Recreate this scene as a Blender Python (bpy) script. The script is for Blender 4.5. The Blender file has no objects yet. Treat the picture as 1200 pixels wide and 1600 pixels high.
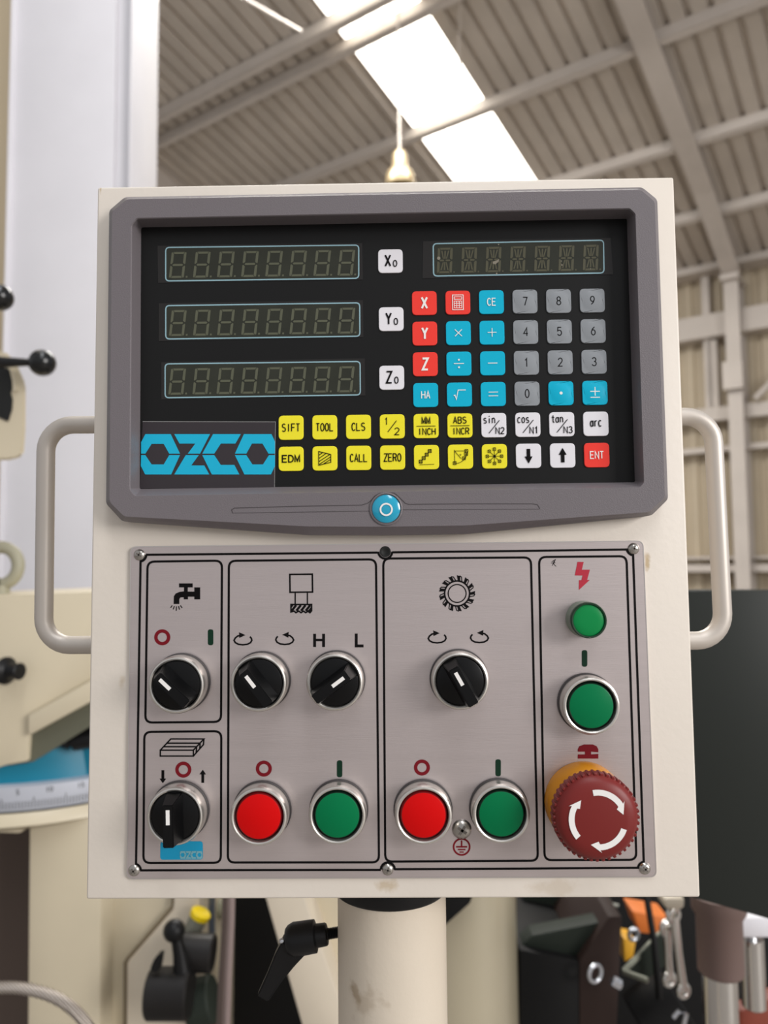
import bpy, bmesh, math, random
from mathutils import Vector, Matrix
from mathutils.geometry import tessellate_polygon
random.seed(7)
SC = bpy.context.scene
COL = SC.collection

# ------------------------------------------------------------------ camera
EYE = Vector((0.0, -0.4, 1.4))
PITCH, YAW, ROLL = math.radians(3.89), math.radians(-0.90), math.radians(-0.57)
_F = Vector((math.sin(YAW)*math.cos(PITCH), math.cos(YAW)*math.cos(PITCH), math.sin(PITCH)))
_R0 = Vector((math.cos(YAW), -math.sin(YAW), 0)); _U0 = _R0.cross(_F)
_R = _R0*math.cos(ROLL)+_U0*math.sin(ROLL); _U = -_R0*math.sin(ROLL)+_U0*math.cos(ROLL)
cam_d = bpy.data.cameras.new('camera'); cam = bpy.data.objects.new('camera', cam_d); COL.objects.link(cam)
cam.matrix_world = Matrix(((_R.x, _U.x, -_F.x, EYE.x), (_R.y, _U.y, -_F.y, EYE.y), (_R.z, _U.z, -_F.z, EYE.z), (0, 0, 0, 1)))
cam_d.sensor_fit = 'VERTICAL'; cam_d.sensor_height = 36; cam_d.lens = 27
cam_d.clip_start = 0.02; cam_d.clip_end = 200
cam_d.dof.use_dof = True; cam_d.dof.focus_distance = 0.395; cam_d.dof.aperture_fstop = 8.5
SC.camera = cam

# ------------------------------------------------------------------ world, lights, exposure
w = bpy.data.worlds.new('overcast_sky'); SC.world = w; w.use_nodes = True
wb = w.node_tree.nodes['Background']; wb.inputs[0].default_value = (0.97, 0.97, 1.0, 1); wb.inputs[1].default_value = 0.48
def area(name, loc, target, sx, sy, power, col):
    d = bpy.data.lights.new(name, 'AREA'); d.shape = 'RECTANGLE'; d.size = sx; d.size_y = sy; d.energy = power; d.color = col
    o = bpy.data.objects.new(name, d); COL.objects.link(o); o.location = loc
    o.rotation_euler = (Vector(target)-Vector(loc)).to_track_quat('-Z', 'Y').to_euler()
    return o
area('doorway_daylight', (6.6, -4.8, 3.3), (0, 0, 1.4), 3.0, 3.0, 520, (1.0, 0.97, 0.95))
area('skylight_daylight', (0.6, -2.2, 7.2), (0, -0.6, 1.0), 1.2, 7.0, 210, (0.95, 0.97, 1.0))
area('hall_skylight', (-0.6, 6.6, 7.5), (-0.6, 6.6, 0), 7.0, 1.6, 760, (1.0, 0.97, 0.93))
SC.view_settings.view_transform = 'Standard'; SC.view_settings.look = 'None'
SC.view_settings.exposure = 0.0; SC.view_settings.gamma = 1.0; SC.view_settings.use_curve_mapping = False

# ------------------------------------------------------------------ helpers
def ray(u, v): return _F + _R*((u-600)/1200) + _U*((800-v)/1200)
def P(u, v, y=0.0):                      # the point at depth y in the line of pixel (u, v)
    d = ray(u, v); return EYE + d*((y-EYE.y)/d.y)
def lin(c): return c/12.92 if c <= 0.04045 else ((c+0.055)/1.055)**2.4
def rgb(r, g, b): return (lin(r/255), lin(g/255), lin(b/255), 1)
MATS = {}
def mat(name, c, rough=0.5, metal=0.0, bump=0.0, bscale=300, var=0.0, vscale=8, emit=None, estr=0, coat=0, stretch=None, c2=None, spec=0.5, trans=0, alpha=1):
    m = bpy.data.materials.new(name); m.use_nodes = True; nt = m.node_tree; b = nt.nodes['Principled BSDF']
    b.inputs['Base Color'].default_value = c; b.inputs['Roughness'].default_value = rough; b.inputs['Metallic'].default_value = metal
    b.inputs['Specular IOR Level'].default_value = spec; b.inputs['Coat Weight'].default_value = coat; b.inputs['Coat Roughness'].default_value = 0.15
    b.inputs['Transmission Weight'].default_value = trans; b.inputs['Alpha'].default_value = alpha
    if emit: b.inputs['Emission Color'].default_value = emit; b.inputs['Emission Strength'].default_value = estr
    tc = nt.nodes.new('ShaderNodeTexCoord'); mp = nt.nodes.new('ShaderNodeMapping'); nt.links.new(tc.outputs['Object'], mp.inputs[0])
    if stretch: mp.inputs['Scale'].default_value = stretch
    if bump:
        n = nt.nodes.new('ShaderNodeTexNoise'); n.inputs['Scale'].default_value = bscale; n.inputs['Detail'].default_value = 3
        bm_ = nt.nodes.new('ShaderNodeBump'); bm_.inputs['Strength'].default_value = bump; bm_.inputs['Distance'].default_value = 0.0006
        nt.links.new(mp.outputs[0], n.inputs['Vector']); nt.links.new(n.outputs['Fac'], bm_.inputs['Height']); nt.links.new(bm_.outputs[0], b.inputs['Normal'])
    if var:
        n = nt.nodes.new('ShaderNodeTexNoise'); n.inputs['Scale'].default_value = vscale; n.inputs['Detail'].default_value = 5
        r_ = nt.nodes.new('ShaderNodeValToRGB'); r_.color_ramp.elements[0].position = 0.35; r_.color_ramp.elements[1].position = 0.68
        r_.color_ramp.elements[0].color = c2 if c2 else tuple(x*(1-var) for x in c[:3])+(1,); r_.color_ramp.elements[1].color = c
        nt.links.new(mp.outputs[0], n.inputs['Vector']); nt.links.new(n.outputs['Fac'], r_.inputs[0]); nt.links.new(r_.outputs[0], b.inputs['Base Color'])
    MATS[name] = m; return m

def stain_spots(m, spots, colour):       # stains with a shape of their own on painted metal (world x, z)
    nt = m.node_tree; b = nt.nodes['Principled BSDF']
    src = b.inputs['Base Color'].links[0].from_socket if b.inputs['Base Color'].links else None
    base = tuple(b.inputs['Base Color'].default_value)
    geo = nt.nodes.new('ShaderNodeNewGeometry'); nz = nt.nodes.new('ShaderNodeTexNoise'); nz.inputs['Scale'].default_value = 130; nz.inputs['Detail'].default_value = 6
    nt.links.new(geo.outputs['Position'], nz.inputs['Vector'])
    for (p, sx, sz, k) in spots:
        mp = nt.nodes.new('ShaderNodeMapping'); mp.vector_type = 'POINT'
        mp.inputs['Location'].default_value = (-p.x/sx, 0, -p.z/sz); mp.inputs['Scale'].default_value = (1/sx, 0, 1/sz)
        nt.links.new(geo.outputs['Position'], mp.inputs[0])
        ln = nt.nodes.new('ShaderNodeVectorMath'); ln.operation = 'LENGTH'; nt.links.new(mp.outputs[0], ln.inputs[0])
        ad = nt.nodes.new('ShaderNodeMath'); ad.operation = 'MULTIPLY_ADD'; nt.links.new(nz.outputs['Fac'], ad.inputs[0]); ad.inputs[1].default_value = 2.4; nt.links.new(ln.outputs['Value'], ad.inputs[2])
        mr = nt.nodes.new('ShaderNodeMapRange'); nt.links.new(ad.outputs[0], mr.inputs[0]); mr.inputs[1].default_value = 1.55; mr.inputs[2].default_value = 2.1; mr.inputs[3].default_value = k; mr.inputs[4].default_value = 0
        mx = nt.nodes.new('ShaderNodeMix'); mx.data_type = 'RGBA'; nt.links.new(mr.outputs[0], mx.inputs['Factor'])
        if src: nt.links.new(src, mx.inputs['A'])
        else: mx.inputs['A'].default_value = base
        mx.inputs['B'].default_value = colour; src = mx.outputs['Result']
    nt.links.new(src, b.inputs['Base Color'])

def obj(name, me, m=None, parent=None, label=None, kind=None):
    if isinstance(me, bmesh.types.BMesh):
        d = bpy.data.meshes.new(name); me.normal_update(); me.to_mesh(d); me.free(); me = d
    o = bpy.data.objects.new(name, me); COL.objects.link(o)
    if m is not None and not me.materials: me.materials.append(m)
    if parent is not None: o.parent = parent; o.matrix_parent_inverse = parent_inv(parent)
    if label: o['label'] = label
    if kind: o['kind'] = kind
    return o
def world_of(p):
    M = Matrix.Translation(p.location) @ p.rotation_euler.to_matrix().to_4x4()
    return (world_of(p.parent) @ p.matrix_parent_inverse @ M) if p.parent else M
def parent_inv(p): return world_of(p).inverted()
def thing(name, label, cat, loc=(0, 0, 0), group=None):
    o = bpy.data.objects.new(name, None); COL.objects.link(o); o.location = loc; o.empty_display_size = 0.02
    o['label'] = label; o['category'] = cat
    if group: o['group'] = group
    return o
def tag(o, label, cat, group=None):
    o['label'] = label; o['category'] = cat
    if group: o['group'] = group
    return o
def dup(o, off, parent=None):            # copy of a thing or part moved by off, with its children
    c = o.copy(); COL.objects.link(c)
    if parent is not None: c.parent = parent
    c.location = o.location + Vector(off)
    for ch in list(o.children):
        k = ch.copy(); COL.objects.link(k); k.parent = c
        for g in list(ch.children):
            h = g.copy(); COL.objects.link(h); h.parent = k
    return c
def smooth(o, ang=40):
    for p in o.data.polygons: p.use_smooth = True
    o.data.set_sharp_from_angle(angle=math.radians(ang)); return o

def box(bm, lo, hi, M=None):
    xs = [(x, y, z) for x in (lo[0], hi[0]) for y in (lo[1], hi[1]) for z in (lo[2], hi[2])]
    v = [bm.verts.new((M @ Vector(p)) if M else p) for p in xs]
    for f in ((0, 1, 3, 2), (4, 6, 7, 5), (0, 4, 5, 1), (2, 3, 7, 6), (0, 2, 6, 4), (1, 5, 7, 3)): bm.faces.new([v[i] for i in f])
    return v
def bevel_all(bm, w_, seg=2):
    bmesh.ops.recalc_face_normals(bm, faces=bm.faces)
    bmesh.ops.bevel(bm, geom=[e for e in bm.edges], offset=w_, segments=seg, profile=0.5, affect='EDGES', clamp_overlap=True)
def bbox_obj(name, lo, hi, m, parent=None, bev=0.0, **k):
    bm = bmesh.new(); box(bm, lo, hi)
    if bev: bevel_all(bm, bev)
    else: bmesh.ops.recalc_face_normals(bm, faces=bm.faces)
    o = obj(name, bm, m, parent, **k)
    return smooth(o, 35) if bev else o
def lathe(bm, prof, c=(0, 0, 0), axis=(0, -1, 0), n=48, wob=None):
    """prof = [(radius, height along axis)]; capped where the radius is 0"""
    ax = Vector(axis).normalized(); t = Vector((1, 0, 0)) if abs(ax.x) < .9 else Vector((0, 0, 1))
    e1 = (t-ax*t.dot(ax)).normalized(); e2 = ax.cross(e1); c = Vector(c); rings = []
    for r, h in prof:
        if r < 1e-9: rings.append([bm.verts.new(c+ax*h)])
        else: rings.append([bm.verts.new(c+ax*h+(e1*math.cos(2*math.pi*i/n)+e2*math.sin(2*math.pi*i/n))*(r+(wob(i) if wob else 0))) for i in range(n)])
    for A, B in zip(rings, rings[1:]):
        for i in range(n):
            j = (i+1) % n
            if len(A) == 1 and len(B) == 1: continue
            if len(A) == 1: bm.faces.new((A[0], B[i], B[j]))
            elif len(B) == 1: bm.faces.new((A[i], A[j], B[0]))
            else: bm.faces.new((A[i], A[j], B[j], B[i]))
    bmesh.ops.recalc_face_normals(bm, faces=bm.faces)
def lathe_obj(name, prof, c, axis, m, parent=None, n=48, wob=None, ang=35, **k):
    bm = bmesh.new(); lathe(bm, prof, c, axis, n, wob); return smooth(obj(name, bm, m, parent, **k), ang)
def tube(bm, pts, r, n=16, rads=None, cap=True):
    pts = [Vector(p) for p in pts]; rings = []; up = None
    for i, p in enumerate(pts):
        d = (pts[min(i+1, len(pts)-1)]-pts[max(i-1, 0)]).normalized()
        if up is None: up = Vector((0, 0, 1)) if abs(d.z) < .9 else Vector((0, 1, 0))
        e1 = (up-d*up.dot(d)).normalized(); up = e1; e2 = d.cross(e1); rr = rads[i] if rads else r
        rings.append([bm.verts.new(p+(e1*math.cos(2*math.pi*k/n)+e2*math.sin(2*math.pi*k/n))*rr) for k in range(n)])
    for A, B in zip(rings, rings[1:]):
        for i in range(n): bm.faces.new((A[i], A[(i+1) % n], B[(i+1) % n], B[i]))
    if cap: bm.faces.new(rings[0][::-1]); bm.faces.new(rings[-1])
    bmesh.ops.recalc_face_normals(bm, faces=bm.faces)
def tube_obj(name, pts, r, m, parent=None, n=16, rads=None, **k):
    bm = bmesh.new(); tube(bm, pts, r, n, rads); return smooth(obj(name, bm, m, parent, **k), 50)
def ball_obj(name, c, r, m, parent=None, n=32, **k):
    return lathe_obj(name, [(r*math.sin(math.pi*i/16) if 0 < i < 16 else 0, -r*math.cos(math.pi*i/16)) for i in range(17)], c, (0, -1, 0), m, parent, n, ang=80, **k)
def prism(bm, pts, off):                 # closed outline (3D, planar) pushed along off
    off = Vector(off); pts = [Vector(p) for p in pts]
    a = [bm.verts.new(p) for p in pts]; b = [bm.verts.new(p+off) for p in pts]; n = len(a)
    for tri in tessellate_polygon([pts]): bm.faces.new([a[i] for i in tri]); bm.faces.new([b[i] for i in tri])
    for i in range(n): bm.faces.new((a[i], a[(i+1) % n], b[(i+1) % n], b[i]))
    bmesh.ops.recalc_face_normals(bm, faces=bm.faces)
def prism_px(name, px, y0, y1, m, parent=None, bev=0, to=None, **k):   # outline seen at depth y0, real solid back to y1
    bm = bmesh.new(); prism(bm, [P(u, v, y0) for u, v in px], (P(*to, y1)-P(*to, y0)) if to else (0, y1-y0, 0))
    if bev:
        bmesh.ops.dissolve_limit(bm, angle_limit=0.01, verts=bm.verts, edges=bm.edges)
        bmesh.ops.bevel(bm, geom=list(bm.edges), offset=bev, segments=2, profile=.5, affect='EDGES', clamp_overlap=True)
        return smooth(obj(name, bm, m, parent, **k), 35)
    return obj(name, bm, m, parent, **k)

def rounded(pts, r, n=5):                # round the corners of a 2D outline
    out = []; N = len(pts)
    for i in range(N):
        p, a, b = Vector(pts[i]), Vector(pts[i-1]), Vector(pts[(i+1) % N])
        da, db = (a-p), (b-p); rr = min(r, da.length*.45, db.length*.45); A = p+da.normalized()*rr; B = p+db.normalized()*rr
        for k in range(n+1):
            t = k/n; out.append(tuple(A*(1-t)**2+p*2*t*(1-t)+B*t*t))
    return out

FONT_CACHE = {}
def glyphs(s, bold):
    key = (s, bold)
    if key in FONT_CACHE: return FONT_CACHE[key]
    c = bpy.data.curves.new('t', 'FONT'); c.body = s; c.size = 1; c.resolution_u = 4; c.offset = bold; c.fill_mode = 'FRONT'; c.dimensions = '2D'
    o = bpy.data.objects.new('t', c); me = bpy.data.meshes.new_from_object(o)
    vs = [(v.co.x, v.co.y) for v in me.vertices]; fs = [tuple(p.vertices) for p in me.polygons]
    bpy.data.objects.remove(o); bpy.data.curves.remove(c); bpy.data.meshes.remove(me)
    x0 = min(v[0] for v in vs); x1 = max(v[0] for v in vs); y0 = min(v[1] for v in vs); y1 = max(v[1] for v in vs)
    FONT_CACHE[key] = (vs, fs, x0, x1, y0, y1); return FONT_CACHE[key]
def _E(cx, cy, rx, ry, a0, a1, n=12): return [(cx+rx*math.cos(math.radians(a0+(a1-a0)*i/n)), cy-ry*math.sin(math.radians(a0+(a1-a0)*i/n))) for i in range(n+1)]
SF = {'A': [[(0, 1), (.5, 0), (1, 1)], [(.19, .65), (.81, .65)]], 'B': [[(0, 0), (.6, 0)]+_E(.6, .235, .33, .235, 90, -90, 8)+[(0, .47)], [(0, 0), (0, 1), (.6, 1)]+_E(.6, .735, .4, .265, -90, 90, 8)],
 'C': [_E(.52, .5, .5, .5, 40, 320, 20)], 'D': [[(0, 0), (0, 1), (.4, 1)]+_E(.4, .5, .6, .5, -90, 90, 14)+[(0, 0)]], 'E': [[(1, 0), (0, 0), (0, 1), (1, 1)], [(0, .48), (.85, .48)]],
 'F': [[(1, 0), (0, 0), (0, 1)], [(0, .48), (.85, .48)]], 'H': [[(0, 0), (0, 1)], [(1, 0), (1, 1)], [(0, .48), (1, .48)]], 'I': [[(.5, 0), (.5, 1)]], 'L': [[(0, 0), (0, 1), (1, 1)]],
 'M': [[(0, 1), (0, 0), (.5, .85), (1, 0), (1, 1)]], 'N': [[(0, 1), (0, 0), (1, 1), (1, 0)]], 'O': [_E(.5, .5, .5, .5, 90, 450, 24)], 'R': [[(0, 1), (0, 0), (.6, 0)]+_E(.6, .25, .4, .25, 90, -90, 8)+[(0, .5)], [(.55, .5), (1, 1)]],
 'S': [_E(.5, .24, .45, .24, 30, 270, 12)+_E(.5, .74, .48, .26, 90, -150, 12)], 'T': [[(0, 0), (1, 0)], [(.5, 0), (.5, 1)]], 'X': [[(0, 0), (1, 1)], [(1, 0), (0, 1)]], 'Y': [[(0, 0), (.5, .5), (1, 0)], [(.5, .5), (.5, 1)]],
 'Z': [[(0, 0), (1, 0), (0, 1), (1, 1)]], '0': [_E(.5, .5, .46, .5, 90, 450, 24)], '1': [[(.2, .22), (.55, 0), (.55, 1)]], '2': [_E(.5, .28, .46, .28, 170, -40, 12)+[(0, 1), (1, 1)]], '3': [_E(.48, .24, .44, .24, 160, -90, 12), _E(.48, .73, .5, .27, 90, -160, 12)],
 '4': [[(.75, 1), (.75, 0), (0, .7), (1, .7)]], '5': [[(.92, 0), (.12, 0), (.05, .45)]+_E(.48, .68, .5, .32, 125, -155, 14)], '6': [_E(.5, .68, .46, .32, 0, 360, 18), [(.8, .0), (.3, .25), (.05, .6)]], '7': [[(0, 0), (1, 0), (.4, 1)]],
 '8': [_E(.5, .24, .4, .24, 0, 360, 16), _E(.5, .74, .48, .26, 0, 360, 16)], '9': [_E(.5, .32, .46, .32, 0, 360, 18), [(.96, .4), (.7, .75), (.2, 1)]],
 'a': [_E(.45, .68, .42, .32, 0, 360, 16), [(.9, .3), (.9, 1)]], 'c': [_E(.5, .65, .46, .35, 45, 315, 14)], 'i': [[(.5, .35), (.5, 1)], [(.5, .02), (.5, .14)]], 'n': [[(.08, .32), (.08, 1)], [(.08, .6)]+_E(.5, .6, .42, .28, 160, 0, 8)+[(.92, 1)]],
 'o': [_E(.5, .65, .46, .35, 0, 360, 16)], 'r': [[(.15, .32), (.15, 1)], [(.15, .6)]+_E(.6, .6, .45, .26, 160, 60, 6)], 's': [_E(.5, .48, .38, .16, 30, 270, 8)+_E(.5, .82, .42, .18, 90, -150, 8)], 't': [[(.5, .08), (.5, .85), (.7, 1), (.95, .98)], [(.1, .34), (.95, .34)]]}
class Flat:
    k = 1.0
    """flat print: shapes drawn in 2D and laid on a real surface through map2(x, y) -> Vector. y grows DOWN."""
    def __init__(s, fmap): s.bm = bmesh.new(); s.f = fmap; s.n = 0
    def tris(s, pts, fs):
        s.n += 1; up = Vector((0, -3e-6*min(s.n, 30), 0)); v = [s.bm.verts.new(s.f(*p)+up) for p in pts]   # each stroke of ink a hair above the last
        for f in fs:
            try: s.bm.faces.new([v[i] for i in f])
            except ValueError: pass
    def poly(s, *loops):
        L = [[Vector((x, y, 0)) for x, y in l] for l in loops]; flat = [tuple(p[:2]) for l in L for p in l]
        s.tris(flat, tessellate_polygon(L)); return s
    def rect(s, x0, y0, x1, y1): return s.poly([(x0, y0), (x1, y0), (x1, y1), (x0, y1)])
    def stroke(s, pts, w_, closed=False):
        pts = [Vector(p) for p in pts]; n = len(pts); L = []; Rr = []; w_ *= s.k
        for i in range(n):
            a = pts[i-1] if (i > 0 or closed) else pts[i]; b = pts[(i+1) % n] if (i < n-1 or closed) else pts[i]
            d1 = (pts[i]-a); d2 = (b-pts[i]); d1 = d1.normalized() if d1.length else d2.normalized(); d2 = d2.normalized() if d2.length else d1
            t = (d1+d2); t = t.normalized() if t.length > 1e-6 else d1; nn = Vector((-t.y, t.x)); k = max(.35, abs(nn.dot(Vector((-d1.y, d1.x)))))
            L.append(tuple(pts[i]+nn*(w_/2/k))); Rr.append(tuple(pts[i]-nn*(w_/2/k)))
        m_ = n if closed else n-1; s.tris(L+Rr, [(i, (i+1) % n, n+(i+1) % n, n+i) for i in range(m_)]); return s
    def circle(s, cx, cy, r, w_, n=28, a0=0, a1=360, ry=None):
        ry = ry or r; full = abs(a1-a0) >= 360
        pts = [(cx+r*math.cos(math.radians(a0+(a1-a0)*i/n)), cy-ry*math.sin(math.radians(a0+(a1-a0)*i/n))) for i in range(n if full else n+1)]
        return s.stroke(pts, w_, full)
    def disc(s, cx, cy, r, n=24): return s.poly([(cx+r*math.cos(2*math.pi*i/n), cy+r*math.sin(2*math.pi*i/n)) for i in range(n)])
    def text(s, t, cx, cy, w_, h, bold=0.0, shear=0):
        vs, fs, x0, x1, y0, y1 = glyphs(t, bold)
        s.tris([(cx+((x-x0)/(x1-x0)-.5)*w_+shear*((y-y0)/(y1-y0)-.5)*h, cy-((y-y0)/(y1-y0)-.5)*h) for x, y in vs], fs); return s
    def word(s, t, cx, cy, w_, h, lw=1.5):   # monoline lettering
        n = len(t); cell = w_/(n+.40*(n-1))
        for i, ch in enumerate(t):
            x0 = cx-w_/2+i*cell*1.40
            for l in SF[ch]:
                cl = len(l) > 4 and math.dist(l[0], l[-1]) < 1e-3
                s.stroke([(x0+x*cell, cy+(y-.5)*h) for x, y in (l[:-1] if cl else l)], lw, cl)
        return s
    def done(s, name, m, parent=None, **k):
        for f in s.bm.faces:
            f.normal_update()
            if f.normal.y > 0: f.normal_flip()
        return obj(name, s.bm, m, parent, **k)
def pxmap(y): return lambda u, v: P(u, v, y)
def zm(ox, oy, sc): return lambda pts: [(ox+x/sc, oy+y/sc) for x, y in pts]   # crop pixels to photo pixels

# ------------------------------------------------------------------ materials
cream = mat('cream_enamel', rgb(226, 217, 205), 0.42, bump=0.16, bscale=240, var=0.05, vscale=9)
cream_dull = mat('cream_dull', rgb(212, 200, 180), 0.5, bump=0.2, bscale=60, var=0.1, vscale=6)
machine_cream = mat('machine_cream', rgb(208, 196, 170), 0.4, var=0.08, vscale=4)
pillar_white = mat('pillar_paint', rgb(226, 224, 228), 0.5, var=0.04, vscale=5)
beige = mat('beige_sheet', rgb(206, 188, 156), 0.5)
bezel_grey = mat('bezel_plastic', rgb(108, 102, 105), 0.42, bump=0.25, bscale=1800)
reveal_grey = bezel_grey
black_film = mat('black_film', rgb(20, 20, 20), 0.38, spec=0.25)
window_smoke = mat('smoked_window', rgb(44, 46, 36), 0.3, spec=0.4, var=0.25, vscale=60)
film_patch = mat('film_patch', rgb(33, 31, 30), 0.25, spec=0.4)
seg7 = mat('unlit_segment', rgb(84, 86, 68), 0.4); seg14 = mat('unlit_segment_dim', rgb(74, 72, 52), 0.4)
pale_blue = mat('pale_blue_ink', rgb(140, 175, 185), 0.4)
alu = mat('brushed_aluminium', rgb(206, 195, 193), 0.38, metal=0.75, bump=0.10, bscale=120, stretch=(1, 1, 26), var=0.04, vscale=10)
alu_edge = mat('bare_edge', rgb(210, 205, 200), 0.3, metal=0.7)
ink = mat('black_ink', rgb(12, 10, 11), 0.6, spec=.1); red_ink = mat('maroon_ink', rgb(112, 14, 26), 0.5, spec=.2); bright_red_ink = mat('crimson_ink', rgb(178, 28, 52), 0.5)
green_ink = mat('dark_green_ink', rgb(8, 44, 28), 0.5, spec=.2); white_ink = mat('white_ink', rgb(235, 232, 228), 0.5)
cyan = mat('cyan_sticker', rgb(0, 172, 208), 0.4); teal_sticker = mat('blue_sticker', rgb(0, 142, 182), 0.4)
sticker_black = mat('sticker_black', rgb(44, 38, 42), 0.45); grey_letter = mat('grey_letters', rgb(110, 160, 170), 0.5)
K = {'r': mat('key_red', rgb(236, 62, 52), 0.35, spec=0.28), 'b': mat('key_blue', rgb(0, 174, 206), 0.35, spec=0.28), 'g': mat('key_grey', rgb(140, 144, 148), 0.32, spec=0.28),
     'y': mat('key_yellow', rgb(236, 224, 46), 0.38, spec=0.28), 'w': mat('key_white', rgb(226, 224, 228), 0.38, spec=0.28)}
rim_metal = mat('satin_nickel', rgb(214, 210, 203), 0.30, metal=0.9); gasket = mat('grey_gasket', rgb(62, 58, 58), 0.6)
knob_black = mat('knob_black', rgb(9, 9, 10), 0.32, spec=0.25); cavity = mat('cavity_black', rgb(10, 12, 10), 0.6)
btn_red = mat('button_red', rgb(204, 6, 8), 0.35, spec=.15); btn_green = mat('button_green', rgb(0, 112, 66), 0.35, spec=.15); red_edge_shade = mat('button_red_shaded', rgb(120, 8, 14), 0.4)  # the edge red is a darker copy of the button red, shade painted in
lamp_green = mat('lamp_green', rgb(6, 130, 66), 0.3, spec=.25); lamp_dark = mat('lamp_rim', rgb(4, 48, 24), 0.35); lamp_body = mat('lamp_body', rgb(120, 130, 116), 0.4)
estop_red = mat('stop_red', rgb(116, 33, 30), 0.42, spec=0.35); estop_yellow = mat('stop_yellow', rgb(192, 124, 4), 0.45)
screw_m = mat('zinc', rgb(180, 176, 170), 0.28, metal=0.95); recess_m = mat('recess', rgb(120, 114, 108), 0.5, metal=0.6)
handle_m = mat('satin_handle', rgb(198, 190, 181), 0.45, metal=0.4)
black_plastic = mat('black_plastic', rgb(16, 16, 17), 0.42, spec=.3); black_gloss = mat('black_bakelite', rgb(16, 17, 18), 0.2)
teal = mat('teal_paint', rgb(0, 118, 146), 0.35); olive = mat('olive_iron', rgb(98, 98, 82), 0.5)
steel = mat('bright_steel', rgb(205, 208, 214), 0.22, metal=0.9); chrome = mat('chrome', rgb(214, 212, 208), 0.14, metal=1.0)
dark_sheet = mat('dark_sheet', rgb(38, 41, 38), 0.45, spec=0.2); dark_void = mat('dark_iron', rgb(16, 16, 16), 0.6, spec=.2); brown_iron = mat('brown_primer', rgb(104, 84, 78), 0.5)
brown_dark = mat('brown_dark', rgb(48, 36, 32), 0.6, spec=.2); green_dark = mat('green_dark', rgb(40, 46, 40), 0.6, spec=.2)
orange = mat('orange_card', rgb(206, 112, 44), 0.6); yellow = mat('yellow_plastic', rgb(236, 206, 12), 0.4); red_paint = mat('red_paint', rgb(128, 56, 38), 0.5)
roof_m = mat('roof_sheet_paint', rgb(206, 196, 184), 0.6, var=0.14, vscale=1.3); wall_m = mat('wall_sheet_paint', rgb(192, 178, 154), 0.55, var=0.1, vscale=1.5)
steel_paint = mat('grey_steel_paint', rgb(206, 197, 188), 0.55, var=0.08, vscale=2); floor_m = mat('concrete', rgb(148, 142, 136), 0.6, var=0.2, vscale=0.8)
skylight_m = mat('lit_skylight', rgb(250, 245, 235), 0.6, emit=(1.0, 0.95, 0.86, 1), estr=4.5)
mauve = mat('grey_hose', rgb(132, 116, 112), 0.45)
stain_spots(cream, [(P(606, 1384), .007, .004, .5), (P(1011, 880), .0022, .007, .8), (P(866, 1386), .016, .006, .2), (P(190, 1066), .003, .006, .35), (P(157, 296), .001, .005, .7)], rgb(176, 150, 104))

# ------------------------------------------------------------------ the hall (axes: A down the roof slope, B along the purlins, Z above the eye)
HA = Vector((0.56664, 0.82397, 0)); HB = Vector((0.82397, -0.56664, 0))
def H(a, b, z):                         # survey units; the hall is 1.5 m per unit
    return EYE + HA*((a+.3296)*1.5) + HB*((b-.2267)*1.5) + Vector((0, 0, z*1.5))
SLOPE = 0.2716
def zr(a): return 4.17-SLOPE*(a-5.62)   # underside of the roof sheets
def hbox(name, a0, a1, b0, b1, z0, z1, m, parent, follow=False, **k):
    bm = bmesh.new(); pts = []
    for a in (a0, a1):
        for b in (b0, b1):
            for z in (z0, z1): pts.append(bm.verts.new(H(a, b, z+(zr(a) if follow else 0))))
    for f in ((0, 1, 3, 2), (4, 6, 7, 5), (0, 4, 5, 1), (2, 3, 7, 6), (0, 2, 6, 4), (1, 5, 7, 3)): bm.faces.new([pts[i] for i in f])
    bmesh.ops.recalc_face_normals(bm, faces=bm.faces); return obj(name, bm, m, parent, **k)
bbox_obj('floor', (-25, -9, -0.1), (25, 22, 0), floor_m, kind='structure')
ceiling = bpy.data.objects.new('ceiling', None); COL.objects.link(ceiling); ceiling['kind'] = 'structure'
RP = 0.163                               # rib pitch
def sheet_mesh(name, n, prof, m):        # prof(i) -> list of (b, dz) points; sheets swept along the slope
    bm = bmesh.new(); A0, A1 = n; rows = []
    for (a) in (A0, A1):
        rows.append([bm.verts.new(H(a, b, zr(a)+dz)) for b, dz in prof])
    for i in range(len(prof)-1): bm.faces.new((rows[0][i], rows[0][i+1], rows[1][i+1], rows[1][i]))
    d = bpy.data.meshes.new(name); bm.to_mesh(d); bm.free(); d.materials.append(m); return d
def rib_prof(b0, ribs, up, w=.27):
    pr = []
    for i in range(ribs):
        s = b0+i*RP; pr += [(s, 0), (s+RP*(1-w)-.012, 0), (s+RP*(1-w), up), (s+RP-.012, up)]
        pr += [(s+RP, 0)] if i == ribs-1 else []
    return pr
W4 = RP*4
b_sky0, b_sky1 = -3.62, -2.86
me_sheet = sheet_mesh('roof_sheet', (-1.5, 9.0), rib_prof(0, 4, .045), roof_m)
def place_sheets(b_start, count, step):
    for i in range(count):
        b = b_start+i*step
        o = bpy.data.objects.new('roof_sheet', me_sheet); COL.objects.link(o); o.parent = ceiling
        o.location = HB*(b*1.5)
place_sheets(b_sky1, 7, W4)
place_sheets(b_sky0-W4, 10, -W4)
def sky_sheet(a0, a1):
    d = sheet_mesh('skylight_sheet', (a0, a1), rib_prof(b_sky0, 4, .03)[:-1]+[(b_sky1, 0)], skylight_m)
    return obj('skylight_sheet', d, None, ceiling)
for a0, a1 in ((-1.5, 1.2), (1.2, 3.4), (3.4, 4.5), (4.5, 5.62), (5.62, 6.75), (6.75, 7.6)): sky_sheet(a0, a1)
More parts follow.
